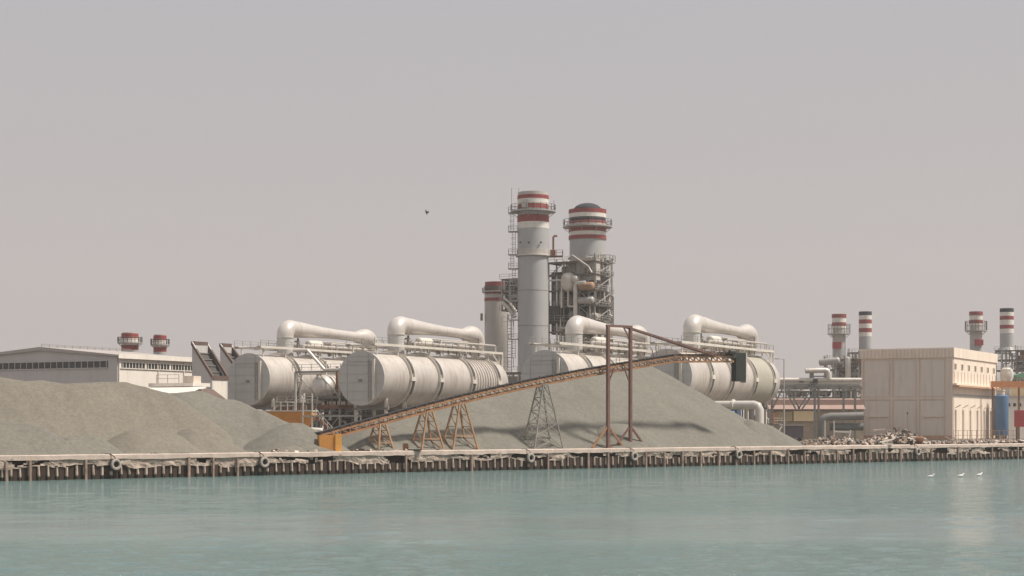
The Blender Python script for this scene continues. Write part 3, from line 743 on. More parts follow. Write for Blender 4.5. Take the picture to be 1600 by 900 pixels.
ld.rail([(-1.5,-1.2,hz(512,412)),(1.5,-1.2,hz(512,412))], 2.4, .1, 1.5); ld.rail([(-1.5,-1.2,hz(575,412)),(1.5,-1.2,hz(575,412))], 2.4, .1, 1.5)
ld.build('ladder', M_GALV, e, smooth=False)

# boiler structure between the two big chimneys
H = lambda y: hz(y, 408)
e = frame('boiler_structure', 'dense boiler frame of pipes, vessels and platforms between the two big chimneys', 893, 405, 11.5, 9, [H(520), H(503), H(480), H(456), H(432), H(412)], 31, 'steel structure', nx=4, vessels=16, pipes=60, boxes=26, base=0, over=3.5, colw=.24)
MB().box(-6.4, 5.2, 2.6, 8, H(522), H(424)).build('boiler_casing', M_DARK, e, smooth=False)
MB().box(-6.6, -3.0, -.2, 3.2, H(506), H(478)).build('duct_box', M_DARK, e, smooth=False)
MB().vessel((-.6,-.3,H(446)), (-.6,-.3,H(438)), 1.75, 24, .9).build('domed_vessel', M_LIGHT, e)
MB().vessel((1.5,-1.4,H(439)), (1.5,-.4,H(439)), .85, 18, .7).build('small_vessel', M_DRUM, e)
MB().tube([(1.6,-1.3,H(512)),(1.6,-1.3,H(448)),(1.9,-1.3,H(445)),(4.2,-1.3,H(445))], .5, 14).build('riser_pipe', M_LIGHT, e)
MB().vessel((2.6,-.8,H(450)), (5.6,-.8,H(450)), .9, 18).build('rust_vessel', mat('ochre_insulation', (.36,.21,.12), .7, var=.3, dirt=(.3,.28,.25), dirt_amt=.6), e)
MB().vessel((2.4,-.8,H(472)), (5.6,-.8,H(472)), .8, 18).build('grey_vessel', M_GALV, e)
MB().tube([(-6.5,-.6,H(439)),(-2.4,-.6,H(439)),(-2.2,-.6,H(441)),(-2.2,-.6,H(482))], .22, 10).build('white_pipe', M_WHITE, e)
MB().tube([(-.4,-.8,H(407)),(.6,-.8,H(402)),(2.8,-.8,H(412)),(4.6,-.8,H(420)),(5.4,-.8,H(430))], .26, 12).build('bent_duct', M_GALV, e)
MB().box(.6, 5.8, .8, 3, H(440), H(405)).build('grey_casing', M_STACK2, e, smooth=False)
e = frame('stair_tower', 'open pipe and stair tower on the right side of the domed chimney', 931, 412, 4.6, 4, [H(520), H(500), H(478), H(458), H(430), H(405)], 33, 'steel structure', nx=4, vessels=2, pipes=20, boxes=3, over=1, colw=.24)
for x, y0_, y1_ in ((-1.6,520,398),(-.6,520,402),(1.2,520,396),(2.1,510,402)):
    MB().tube([(x,-.9,H(y0_)),(x,-.9,H(y1_))], .26, 10).build('riser_pipe', M_LIGHT, e)
bt = MB(); bt.box(1.2, 4.2, -1.4, 1.5, H(410), H(408.5)); bt.rail([(1.2,-1.4,H(408)),(4.2,-1.4,H(408)),(4.2,1.5,H(408))], 1.5, .11, 1.2); bt.build('side_balcony', M_MID, e, smooth=False)
gf = MB()
for x in (3.4, 4.7): gf.bar((x,-.6,H(520)), (x,-.6,H(463)), .2)
for y_ in (463, 483, 503): gf.bar((3.4,-.6,H(y_)), (4.7,-.6,H(y_)), .16)
gf.bar((3.4,-.6,H(483)), (4.7,-.6,H(463)), .13); gf.bar((4.7,-.6,H(503)), (3.4,-.6,H(483)), .13)
gf.build('outer_frame', M_MID, e, smooth=False)
MB().tube([(2.0,-1,H(512)),(4.4,-1,H(492))], .4, 12).build('slanted_pipe', M_LIGHT, e)

# ------------------------------------------------------------------ left hall, slanted hoods, low building
d0 = 330; O = at(183, HZ, d0); hall = empty('industrial_hall', (O.x, O.y, GZ), ROT, 'long white industrial hall with a low gable and strip windows behind the left heap', 'industrial hall')
k183 = lambda y: hz(y, d0)
aL = along((O.x,O.y), A_, -70); aM = along((O.x,O.y), A_, 65); bR = along((O.x,O.y), B_, 318)
dL = O.y+aL*A_[1]; dM = O.y+aM*A_[1]
ze = k183(551.5); zm = CH-GZ+(HZ-542)*dM/F; zl = ze
h1 = MB(); h1.prism([(aL,0),(0,0),(0,ze-.7),(aM,zm-.7),(aL,ze-.7)], 0, bR); h1.build('walls', [M_HALL], hall, smooth=False)
MB().box(.0, .04, .3, bR-.2, 0.2, ze-.9).build('side_wall', M_HALLW, hall, smooth=False)  # sunny side paler than the shaded gable; sunlight put into the colour
rf = MB(); rf.prism([(aL-1.2,ze-.7),(aM,zm-.7),(.7,ze-.7),(.7,ze-.35),(aM,zm-.02),(aL-1.2,ze-.35)], -.5, bR+.3); rf.build('roof', M_ROOF, hall, smooth=False)
fs_ = MB().box(.7, .82, -.5, bR+.3, ze-1.0, ze-.1).build('fascia_board', M_HALLW, hall, smooth=False)
gw = MB().box(aL+2, -2.2, -.12, -.002, k183(574), k183(563.5)); o = gw.build('front_window_strip', M_GLASS, hall, smooth=False)
mu = MB(); x = aL+2; mu.box(aL+2, -2.2, -.2, -.122, k183(574)-.15, k183(574)+.02); mu.box(aL+2, -2.2, -.2, -.122, k183(563.5)-.02, k183(563.5)+.15)
while x < -2.2: mu.box(x, x+.12, -.199, -.123, k183(574), k183(563.5)); x += 1.5
mu.build('window_frame', M_HALL, o, smooth=False)
o = MB().box(.045, .16, .4, bR-1, ze-2.75, ze-1.6).build('side_window_strip', M_GLASS, hall, smooth=False)
mu = MB(); y = .4; mu.box(.162, .23, .4, bR-1, ze-2.85, ze-2.7); mu.box(.162, .23, .4, bR-1, ze-1.7, ze-1.55)
for k in range(26): mu.box(.162, .24, y, y+(.14 if k%8 else .5), ze-2.75, ze-1.6); y += .9
mu.build('window_frame', M_HALLW, o, smooth=False)
dp = MB()
for yy in (.25, bR*.45, bR*.75): dp.box(.05, .25, yy, yy+.18, 0, ze-1)
dp.split('downpipe', M_LIGHT, hall)
rg = MB(); rg.rail([(aM,0,zm),(aM,bR,zm)], .5, .08, 2); rg.build('ridge_rail', M_MID, hall, smooth=False)
# two stub chimneys behind the hall
for px_, r_, dd, top_, lab in ((203,1.9,400,520,'red and white stack top with round platform behind the hall roof, the larger left one'),(250,1.45,400,523,'red and white stack top behind the hall roof, the smaller right one')):
    s_ = top_-520
    chimney('chimney', lab, px_, dd, [top_, (top_+1.2,M_STACK2,.9),(top_+9,M_RED,1.),(top_+15,M_WHITE,1.),(top_+17,M_MID,1.02),(top_+19.5,M_WHITE,1.),(top_+27,M_RED,1.),(None,M_STACK,1.)], r_, plats=[(top_+16, r_*1.45, 1.3)], n=24, group='stacks behind the hall')
# hoods
def hood(label, px, d, dw, dl, ytop, ybot, pitchpx):
    O = at(px, HZ, d); e = empty('intake_hood', (O.x,O.y,GZ), ROT, label, 'intake hood', 'slanted intake hoods')
    zt, zb = hz(ytop, d), hz(ybot, d); th_ = .45
    MB().prism([(0,0),(dw,0),(dw,zb),(0,zt)], 0, .3).build('side_wall', M_HALL, e, smooth=False)
    MB().prism([(0,0),(dw,0),(dw,zb),(0,zt)], dl-.3, dl).build('side_wall', M_HALL, e, smooth=False)
    MB().box(dw-.3, dw, .3, dl-.3, 0, zb-.02).build('front_wall', M_HALLW, e, smooth=False)  # sun-facing wall in a paler copy, light put into the colour
    MB().box(0.02, .3, .3, dl-.3, 0, zt-.5).build('back_wall', M_HALL, e, smooth=False)
    rim = MB()
    for y in (-.12, dl-.38): rim.prism([(-.15,zt-.55),(dw+.15,zb-.55),(dw+.15,zb+.12),(-.15,zt+.12)], y, y+.5)
    rim.box(dw-.35, dw+.16, .38, dl-.38, zb-.6, zb+.1); rim.box(-.16, .3, .38, dl-.38, zt-.6, zt+.1)
    rim.build('rim', M_BROWN, e, smooth=False)
    MB().prism([(.3,zt-2.2),(dw-.36,zb-1.3),(dw-.36,zb-1.1),(.3,zt-2.0)], .31, dl-.39).build('grille', M_DARK, e, smooth=False)
    MB().prism([(.31,0.5),(dw-.37,0.5),(dw-.37,zb-.62),(.31,zt-.75)], dl-.42, dl-.31).build('shade_lining', M_DARK, e, smooth=False)  # dark sheet added to paint the shade inside the hood
    lo = MB()
    for k in range(5):
        t = (k+.6)/5.4; x = dw*t; z = zt+(zb-zt)*t-1.25; lo.bar((x,.31,z), (x,dl-.39,z), .14)
    lo.split('louvre', M_MID, e)
    return e
d = 318; O = at(300, HZ, d)
hood('slanted white intake hood with brown rim, the nearer and larger of the two', 300, d, along((O.x,O.y), A_, 331), 4.6, 534, 588, 0)
d = 338; O = at(344, HZ, d)
hood('slanted white intake hood with brown rim, the farther and smaller of the two', 344, d, along((O.x,O.y), A_, 366), 3.6, 537, 571, 0)
# low white building in front of the hall
d = 300; O = at(236, HZ, d); e = empty('low_building', (O.x,O.y,GZ), ROT, 'low white flat-roofed building with a small gable in front of the hall', 'building')
wd = along((O.x,O.y), A_, 301)
H3 = lambda y, a=0: CH-GZ+(HZ-y)*(d+a*A_[1])/F
MB().box(0, wd, 0, 4, 0, H3(605)).build('walls', M_HALLW, e, smooth=False)
MB().box(-.3, wd+.3, -.3, 4.3, H3(604.5), H3(599)).build('parapet', M_HALLW, e, smooth=False)
wd2 = along((O.x,O.y), A_, 324)
cn_ = MB(); cn_.v = [(.6,-4.6,H3(617.5)),(wd2,-4.6,H3(617.5)),(wd2,-.32,H3(607.5)),(.6,-.32,H3(607.5)),(.6,-4.6,H3(615.5)),(wd2,-4.6,H3(615.5)),(wd2,-.32,H3(605.5)),(.6,-.32,H3(605.5))]
for q in ((0,3,2,1),(4,5,6,7),(0,1,5,4),(1,2,6,5),(2,3,7,6),(3,0,4,7)): cn_.face(q)
cn_.build('canopy', M_HALLW, e, smooth=False)
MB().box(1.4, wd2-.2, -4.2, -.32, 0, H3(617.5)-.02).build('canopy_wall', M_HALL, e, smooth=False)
g0 = along((O.x,O.y), A_, 322); g1 = along((O.x,O.y), A_, 352); gm = (g0+g1)/2
MB().prism([(g0,0),(g1,0),(g1,H3(626)),(gm-.3,H3(612)),(g0,H3(617))], -3.6, -.4).build('gable_wall', M_HALLW, e, smooth=False)
MB().prism([(g0-.2,H3(617)),(gm-.3,H3(611.5)),(g1+.3,H3(625.5)),(g1+.3,H3(624)),(gm-.3,H3(609.5)),(g0-.2,H3(615.5))], -3.9, -.3).build('gable_roof', M_BROWN, e, smooth=False)
MB().box(wd-2.8, wd-.6, 1, 3, H3(599)+.01, H3(588)).build('roof_box', M_BLD, e, smooth=False)
MB().rail([(1,.2,H3(599)),(wd-3,.2,H3(599))], 1.4, .09, 1.7).build('roof_railing', M_GALV, e, smooth=False)

# ------------------------------------------------------------------ conveyor, trestles, gantry
C0 = at(497, 679, 226); C1 = at(1048, 557, 268); C2 = at(1150, 556, 276)
cd = (C1-C0); hl = Vector((cd.x, cd.y, 0)).length; CA = math.atan2(cd.y, cd.x)
conv = empty('belt_conveyor', (C0.x, C0.y, GZ), CA, 'long rusty orange inclined belt conveyor rising over the central gravel heap', 'conveyor')
z0 = C0.z-GZ; z1 = C1.z-GZ; hl2 = hl+(Vector((C2.x,C2.y,0))-Vector((C1.x,C1.y,0))).length; z2 = C2.z-GZ
bend = [(0,z0)]
for k in range(1, 15):
    t = k/14; bend.append((hl*t, z0+(z1-z0)*t+1.05*math.sin(math.pi*t)*0.9))
bend += [(hl+2, z1+.12), (hl2, z2)]
tr = MB(); wdt = .52; dep = .85
for sgn in (-1, 1):
    y = sgn*wdt
    for (a, za), (b, zb) in zip(bend, bend[1:]):
        tr.bar((a,y,za-.1), (b,y,zb-.1), .16, .26); tr.bar((a,y,za-dep), (b,y,zb-dep), .16, .26)
        n_ = max(1, int((b-a)/1.15)); 
        for i in range(n_):
            t0, t1 = i/n_, (i+1)/n_; xa, xb = a+(b-a)*t0, a+(b-a)*t1; qa, qb = za+(zb-za)*t0, za+(zb-za)*t1
            tr.bar((xa,y,qa-.1), (xa,y,qa-dep), .12); tr.bar((xa,y,qa-.1), (xb,y,qb-dep), .10)
tr.build('truss', M_CONV, conv, smooth=False)
bt = MB()
for (a, za), (b, zb) in zip(bend, bend[1:]): bt.bar((a,0,za+.24), (b,0,zb+.24), .72, .10)
bt.build('belt', M_BELT, conv, smooth=False)
ro = MB()
for (a, za), (b, zb) in zip(bend, bend[1:]):
    n_ = max(1, int((b-a)/1.3))
    for sy_ in (-.56, .56): ro.bar((a-.1,sy_,za+.06), (b+.1,sy_,zb+.06), .07)
    for i in range(n_):
        x = a+(b-a)*i/n_; z = za+(zb-za)*i/n_
        ro.bar((x,-.54,z+.0), (x,-.54,z+.3), .2); ro.bar((x,.54,z), (x,.54,z+.3), .2); ro.tube([(x,-.6,z+.13),(x,.6,z+.13)], .08, 6)
ro.build('idler_rollers', M_BELT, conv, smooth=False)
hd = MB(); hd.tube([(hl2,-.7,z2+.05),(hl2,.7,z2+.05)], .42, 14); hd.build('head_drum', M_DARK, conv)
ch = MB(); xh = hl2+.5
ch.box(xh+.1, xh+2.3, -.5, .5, z2-3.9, z2+.5); ch.build('discharge_chute', M_CHUTE, conv, smooth=False)
MB().box(xh+2.31, xh+2.5, -.6, .6, z2-4.1, z2+.6).build('chute_frame', M_LIGHT, conv, smooth=False)
mo = MB(); mo.vessel((hl2-1.6,-1.2,z2+.6), (hl2-.5,-1.2,z2+.6), .35, 10); mo.box(hl2-2.2, hl2+.2, -1.0, .9, z2+.33, z2+.6); mo.build('drive_motor', M_DARK, conv)
wr = MB().rail([(hl-4,-.95,z1-.1),(hl2-.5,-.95,z2)], 1.0, .06, 2); wr.build('walkway_railing', M_RUST, conv, smooth=False)
def conv_at(px):
    t = along((C0.x,C0.y), Vector((math.cos(CA), math.sin(CA))), px); z = np.interp(t, [b[0] for b in bend], [b[1] for b in bend]); return t, float(z)-dep
def trestle(px, spread, mt, label, lattice=False):
    t, z = conv_at(px); s = spread; x2 = .45; tb = MB(); w = .17 if not lattice else .14
    for sy in (-1, 1):
        y0_, y1_ = sy*1.3, sy*.6
        P0 = [(t-s, y0_, -.05), (t+s, y0_, -.05)]; P1 = [(t-x2, y1_, z), (t+x2, y1_, z)]
        for a, b in zip(P0, P1): tb.bar(a, b, w*1.25)
        tb.bar(P1[0], P1[1], w)
        if not lattice:
            for f_ in (.3,):
                a = [P0[i][j]+(P1[i][j]-P0[i][j])*f_ for i in (0,) for j in range(3)]; b = [P0[1][j]+(P1[1][j]-P0[1][j])*f_ for j in range(3)]
                tb.bar(a, b, w*.8)
        else:
            N = 5
            L_ = [[P0[i][j]+(P1[i][j]-P0[i][j])*k/N for j in range(3)] for k in range(N+1) for i in (0,)]
            R_ = [[P0[1][j]+(P1[1][j]-P0[1][j])*k/N for j in range(3)] for k in range(N+1)]
            for k in range(N):
                tb.bar(L_[k], R_[k+1], w*.7); tb.bar(R_[k], L_[k+1], w*.7)
                if k: tb.bar(L_[k], R_[k], w*.8)
    for s_ in (-1, 1):
        a0, b0 = Vector((t+s_*s,-1.3,0)), Vector((t+s_*s,1.3,0)); a1, b1 = Vector((t+s_*x2,-.6,z)), Vector((t+s_*x2,.6,z))
        N = 4 if not lattice else 5
        for k in range(N):
            tb.bar(a0.lerp(a1,k/N), b0.lerp(b1,(k+1)/N), w*.6)
            if k: tb.bar(a0.lerp(a1,k/N), b0.lerp(b1,k/N), w*.6)
    o = tb.build('trestle', mt, conv, smooth=False); o['label'] = label
trestle(594, 1.25, M_TREST, 'low faded orange trestle leg frame')
trestle(667, 1.9, M_TREST, 'faded orange trestle leg frame of middle height')
trestle(718, 2.2, M_TREST, 'taller thin orange trestle leg frame')
trestle(848, 2.75, M_MID, 'dark grey lattice trestle tower', True)
# gantry
t, z = conv_at(967)
G = conv.location; n2 = Vector((-math.sin(CA), math.cos(CA))); dirc = Vector((math.cos(CA), math.sin(CA)))
dG = Q(967)+2.2; gb = Vector(gx(950, dG)); ga = empty('gantry_frame', gb, CA, 'tall dark brown twin-post gantry carrying the conveyor by slanted stays', 'gantry')
wG = along((gb.x,gb.y), dirc, 985); zt = hz(510, dG)
for x, mt in ((0, M_GANTRY), (wG, M_GANTRY)):
    MB().bar((x,0,0), (x,0,zt), .42).box(x-.5, x+.5, -.5, .5, 0, .15).build('post', mt, ga, smooth=False)
    b = MB()
    for sx in (-1, 1): b.bar((x,0,3.2), (x+sx*2.9,-.2 if sx > 0 else .2,.1), .24)
    b.build('foot_brace', M_CONV if x == 0 else M_GANTRY, ga, smooth=False)
MB().bar((-.3,0,zt+.1), (wG+.3,0,zt+.1), .34).build('top_beam', M_GANTRY, ga, smooth=False)
kb = MB(); kb.bar((wG-1.4,0,zt), (wG,0,zt-1.8), .16)
zc = z+.1; kb.bar((0,0,zc-2.2), (1.2,0,zc+.1), .16); kb.bar((wG,0,zc-2.2), (wG-1.2,0,zc+.1), .16); kb.bar((-.2,.3,zc-.05), (wG+.2,.3,zc-.05), .2)
kb.bar((0,.1,zc), (0,1.9,zc), .2); kb.bar((wG,.1,zc), (wG,1.9,zc), .2)
kb.build('knee_brace', M_GANTRY, ga, smooth=False)
tE, zE = conv_at(1112)
def conv_w(t, y, z): return Vector((G.x+dirc.x*t+n2.x*y, G.y+dirc.y*t+n2.y*y, GZ+z))
def to_ga(v):
    d_ = Vector((v.x-gb.x, v.y-gb.y)); return (d_.dot(dirc), d_.dot(n2), v.z-GZ)
pE = to_ga(conv_w(tE, -.75, zE+dep+.1)); pE2 = to_ga(conv_w(tE-1.3, -.75, zE+dep+.1))
MB().bar((wG,0,zt-.1), pE, .22, .3).build('stay', M_GANTRY, ga, smooth=False)
MB().bar((wG*.5,0,zt+.2), pE2, .16, .2).bar((wG*.5+7,(pE2[1])*.45,zt-2.9), (wG*.5+7.5,(pE2[1])*.45,zt-4.3), .1).build('stay', M_GANTRY, ga, smooth=False)

# orange drive housing at the conveyor tail
d = 223; O = gx(520, d)
e = empty('drive_housing', gx(499, d), CA*.4, 'orange steel drive housing box at the low end of the conveyor', 'machine housing')
MB().box(0, 2.0, 0, 1.6, .0, hz(678,d)-.15).build('side_panel', M_ORANGE, e, smooth=False)
MB().box(2.0, 2.8, -.15, 1.75, .0, hz(678,d)).build('end_panel', mat('bright_orange_paint', (.70,.33,.07), .6, var=.1), e, smooth=False)
# hopper behind the heaps
d = 252; e = empty('feed_hopper', gx(415, d), -.2, 'wide orange feed hopper with sloped end standing behind the gravel heaps', 'hopper')
zt, zb = hz(643, d), hz(663, d)
MB().prism([(0,zt),(6.7,zt),(6.7,zt-.8),(5.4,zb-.6),(1.6,zb-.2)], 0, 2.6).build('bin', M_ORANGE, e, smooth=False)
MB().box(-.15, 6.85, -.15, 2.75, zt, zt+.16).build('rim', M_LIGHT, e, smooth=False)
for x in (1.8, 5.0):
    for y in (.3, 2.2): MB().bar((x,y,0), (x,y,zb), .25).build('leg', M_RUST, e, smooth=False)
r = MB(); r.rail([(1.2,.1,zt+.16),(4.2,.1,zt+.16)], 1.2, .12, .8); r.bar((4.4,.1,zt+.2),(4.4,.1,zt+4.0),.16); r.build('railing', M_LIGHT, e, smooth=False)
# white access stair beside the hopper
d = 246; e = empty('access_stair', gx(482, d), -.15, 'white steel access stair and tall posts between the orange hopper and the conveyor', 'stair')
st = MB(); zt = hz(650, d)
for y in (0, .8): st.bar((1.0,y,zt), (4.4,y,.9), .16, .28)
for k in range(9): st.bar((1.0+3.4*k/9,0,zt-(zt-.9)*k/9), (1.0+3.4*k/9,.8,zt-(zt-.9)*k/9), .22, .07)
st.build('stair_flight', M_RUST, e, smooth=False)
MB().rail([(1.0,-.05,zt),(4.4,-.05,.9)], 1.0, .09, .8).build('handrail', M_LIGHT, e, smooth=False)
MB().box(-.6, 1.0, -.2, 1.2, zt-.15, zt).build('landing', M_LIGHT, e, smooth=False)
for x, top in ((.6, hz(615, d)), (-.7, hz(622,d))): MB().bar((x,-.3,0), (x,-.3,top), .17).build('post', M_LIGHT, e, smooth=False)
MB().bar((-.7,-.3,hz(650,d)), (7.4,-.3,hz(650,d)), .17).bar((7.4,-.3,0), (7.4,-.3,hz(650,d)), .15).build('cross_rail', M_GALV, e, smooth=False)
MB().vessel((.2,-.6,hz(672,d)), (2.0,-.6,hz(673,d)), .4, 10).build('white_drum', M_LIGHT, e)

# ------------------------------------------------------------------ beige block building on the right
d0 = 402; O = at(1489, HZ, d0); bl = empty('block_building', (O.x,O.y,GZ), ROT, 'beige flat-roofed block building with seven small windows on its sunlit side', 'building')
aL = along((O.x,O.y), A_, 1346); bR = along((O.x,O.y), B_, 1556)
Hb = lambda y: hz(y, d0)
zt = Hb(543)
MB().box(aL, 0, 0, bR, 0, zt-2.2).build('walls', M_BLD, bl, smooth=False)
MB().box(aL-.35, .35, -.35, bR+.35, zt-2.2, zt).build('parapet', M_BLD2, bl, smooth=False)
rb = MB(); x = aL-.3
while x < .2: rb.box(x, x+.35, -.46, -.352, zt-2.1, zt-.25); x += .85
rb.build('parapet_ribs', M_BLD, bl, smooth=False)
pf = MB()
fr_ = [(aL, aL+.5), (aL*.665-.2, aL*.665+.25), (aL*.375-.2, aL*.375+.25), (-1.6, -.0)]
for x0, x1 in fr_: pf.box(x0, x1, -.22, -.002, 0, zt-2.22)
pf.box(aL+.52, -1.62, -.18, -.003, Hb(624), Hb(620.5))
pf.build('pilasters', M_BLD, bl, smooth=False)
pn = MB()
xs = [aL+.5, aL*.665-.2, aL*.665+.25, aL*.375-.2, aL*.375+.25, -1.6]
for i in (0, 2, 4):
    for z0_, z1_ in ((.6, Hb(624)-.25), (Hb(620.5)+.25, zt-2.7)): pn.box(xs[i]+.35, xs[i+1]-.35, -.08, -.001, z0_, z1_)
pn.build('wall_panels', M_PANEL, bl, smooth=False)
lg_ = MB()
for i in (0, 4): lg_.box(xs[i]+1.0, xs[i+1]-.6, -.5, -.083, Hb(651), Hb(650))
lg_.split('ledge', M_BLD2, bl)
MB().box(aL+.1, -.2, -.26, -.001, 0, 1.0).build('plinth', M_TRIM, bl, smooth=False)
sw = MB().box(.002, .10, .5, bR-.3, .2, zt-2.3).build('side_facade', M_BLD2, bl, smooth=False)  # paler skin over the sunny face, its brightness put in as colour
zA = zt-4.1
for k in range(7):
    y = 1.6+k*(bR-3.2)/6.2
    w_ = MB(); w_.box(.103, .16, y-.55, y+.55, zA-.7, zA+.45); o = w_.build('window', M_GLASS, bl, smooth=False)
    f_ = MB(); f_.box(.163, .3, y-.75, y+.75, zA+.46, zA+.64); f_.box(.163, .26, y-.75, y-.56, zA-.7, zA+.46); f_.box(.163, .26, y+.56, y+.75, zA-.7, zA+.46); f_.build('frame', M_BLD2, o, smooth=False)
vr = MB()
for k in range(14): vr.box(.103, .2, 1+k*(bR-2)/13.-.08, 1+k*(bR-2)/13.+.08, zt-8.0, zt-5.3)
vr.split('side_rib', M_BLD, bl)
zl = Hb(602)
MB().box(.12, 1.5, -.3, bR-.8, zl-.35, zl+.05).build('canopy', M_TRIM, bl, smooth=False)
MB().box(.13, .9, -.2, bR-.8, zl+.06, zl+.45).build('canopy_gutter', M_BLD2, bl, smooth=False)
o = MB().box(.103, .15, .6, bR-1.2, zl-2.6, zl-1.9).build('clerestory_window', M_GALV, bl, smooth=False)
for k in range(6):
    y = 1.6+k*(bR-3.6)/5.6
    b = MB(); b.bar((.15,y,Hb(637)), (1.4,y,Hb(632.5)), .12, .25); b.box(.16, .45, y-.16, y+.16, .3, Hb(640)); b.build('slanted_buttress', M_BLD2, bl, smooth=False)
    MB().box(.103, .14, y+.4, y+1.7, .6, Hb(641)).build('bay_opening', M_BLD, bl, smooth=False)

# ------------------------------------------------------------------ distant stacks
def far_stack(px, d, rows, r, label, plats=()):
    return chimney('chimney', label, px, d, rows, r, plats, n=28, group='distant red and white stacks')
d = 560
t_ = lambda o, p: [o, (o+6,M_RED,1.0),(o+13,M_WHITE,.96),(o+18.5,M_RED,.98),(o+22,M_WHITE,.96),(o+50,M_STACK2,.9),(None,M_STACK,.9)]
c1 = far_stack(1311, d, t_(491,0), 2.25, 'distant stack with platform left of the beige block building', [(522, 3.5, 3.)])
MB().box(-2.3, .3, -2.4, -1.0, hz(545,d), hz(535,d)).build('red_box', M_SIGNR, c1, smooth=False)
b_ = lambda o: [o, (o+6,M_SOOT,1.),(o+12.5,M_WHITE,1.),(o+19,M_RED,1.),(o+26,M_WHITE,1.),(o+32.5,M_RED,1.),(o+39,M_WHITE,1.),(None,M_STACK,.98)]
far_stack(1352, d, b_(487), 2.0, 'distant slim banded stack rising behind the left edge of the beige building')
c3 = far_stack(1525, d, t_(487,0), 2.1, 'distant stack with platform behind the right part of the beige building roof', [(517, 3.4, 3.)])
MB().box(-.9, 1.7, -2.4, -1.0, hz(540,d), hz(531,d)).build('red_box', M_SIGNR, c3, smooth=False)
c4 = chimney('chimney', 'rightmost distant banded stack widening to a cone over its steel frame', 1573, 540,
   [482, (488,M_SOOT,1.),(494,M_WHITE,1.),(500,M_RED,1.),(508,M_WHITE,1.),(514,M_RED,1.),(521,M_WHITE,1.),(543,M_STACK,.98)], 2.05, n=28, group='distant red and white stacks')
cn = MB(); cn.lathe([(3.7,hz(553,540)),(3.6,hz(551,540)),(2.05,hz(543,540)+.01),(1.98,hz(542,540))], n=28); cn.build('cone', M_STACK, c4)
hd_ = lambda y: hz(y, 548)
frame('distant_boiler', 'hazy boiler frame under the distant stack left of the beige building', 1316, 548, 11, 8, [hd_(592), hd_(578), hd_(562)], 41, 'steel structure', 'distant boiler frames', nx=4, vessels=5, pipes=12, boxes=5, over=3, colw=.4)
e = frame('distant_boiler', 'narrow hazy boiler frame just left of the beige building roof', 1342, 545, 6, 6, [hd_(592), hd_(572), hd_(552)], 43, 'steel structure', 'distant boiler frames', nx=3, vessels=3, pipes=8, boxes=4, over=1, colw=.4)
MB().vessel((-3.2,-.5,hd_(590)), (-3.2,-.5,hd_(560)), .9, 14).build('column_vessel', M_LIGHT, e)
e = frame('distant_boiler', 'hazy boiler frame under the rightmost stack above the blue tank', 1580, 530, 9, 8, [hd_(600), hd_(582), hd_(566), hd_(552)], 47, 'steel structure', 'distant boiler frames', nx=4, vessels=5, pipes=12, boxes=4, over=1, colw=.4)
e = empty('slanted_duct', gx(1290, 545), ROT, 'grey horizontal drum on the left flank of the distant boiler frame', 'vessel')
MB().vessel((-1.6,0,hd_(567)), (4.0,0,hd_(564)), 1.0, 16).build('drum', M_GALV, e); MB().bar((0,0,0), (0,0,hd_(570)), .4).bar((3,0,0), (3,0,hd_(570)), .4).build('support', M_MID, e)

# ------------------------------------------------------------------ pipe rack and sheds right of the drums
d = 372; X0, X1 = (1208-800)/F*d, (1346-800)/F*d
pr = empty('pipe_rack', (X0, d, GZ), 0, 'long elevated pipe rack with truss braces between the last drum and the beige building', 'pipe rack')
Lr = X1-X0; hp = lambda y: hz(y, d)
for y_, r_, m_, yy in ((593.5,.42,M_LIGHT,0),(598.5,.25,M_DUCT,.2),(603,.35,M_GALV,.6),(598,.4,M_GPIPE,1.6)):
    MB().tube([(0,yy,hp(y_)),(Lr,yy,hp(y_))], r_, 12).build('pipe', m_, pr)
b = MB(); b.box(0, Lr, -.3, -.1, hp(608), hp(604.5)); b.box(0, Lr, 2.2, 2.4, hp(608), hp(604.5)); 
for k in range(9): b.bar((Lr*k/8,-.3,hp(606.5)), (Lr*k/8,2.4,hp(606.5)), .3)
b.build('deck_beam', M_MID, pr, smooth=False)
xp = lambda px: (px-1208)/F*d
tb = MB()
for a, b_, c, d_ in ((1226,608,1243,639),(1247,639,1268,608),(1232,608,1249,639),(1253,639,1272,612),(1206,640,1222,608)):
    tb.bar((xp(a),-.2,hp(b_)), (xp(c),-.2,hp(d_)), .3)
tb.build('truss_brace', M_GPIPE, pr, smooth=False)
for px_ in (1206, 1273, 1279, 1318, 1336): MB().bar((xp(px_),0,0), (xp(px_),0,hp(604)), .4).build('post', M_GPIPE, pr, smooth=False)
lp = MB(); lp.tube([(xp(1258),-.2,hp(579.5)),(xp(1290),-.2,hp(578.5)),(xp(1293),-.2,hp(580)),(xp(1294),-.2,hp(583)),(xp(1295),-.2,hp(593))], .55, 14); lp.build('expansion_loop', M_DRUM, pr)
MB().bar((xp(1267),0,hp(604)), (xp(1267),0,hp(582)), .5).bar((xp(1271),1,hp(604)), (xp(1271),1,hp(582)), .4).bar((xp(1265),0,hp(588)), (xp(1290),0,hp(588)), .25).build('loop_support', M_MID, pr, smooth=False)
MB().box(xp(1270), xp(1277), -.5, .6, hp(599), hp(592)).box(xp(1248), xp(1256), -.3, .5, hp(597), hp(592)).build('valve_box', M_DARK, pr, smooth=False)
d = 395; e = empty('long_shed', gx(1205, d), 0, 'low shed with dull pink roof and ochre panels under the pipe rack', 'shed')
xq = lambda px: (px-1205)/F*d; hs = lambda y: hz(y, d)
MB().box(0, xq(1350), .4, 12, 0, hs(640)).build('wall', mat('tan_wall', (.36,.29,.22), .85), e, smooth=False)
MB().prism([(-.5,hs(641)),(xq(1352),hs(641)),(xq(1352),hs(624)),(-.5,hs(624))], 2, 2.3).build('roof_back', M_PINK, e, smooth=False)
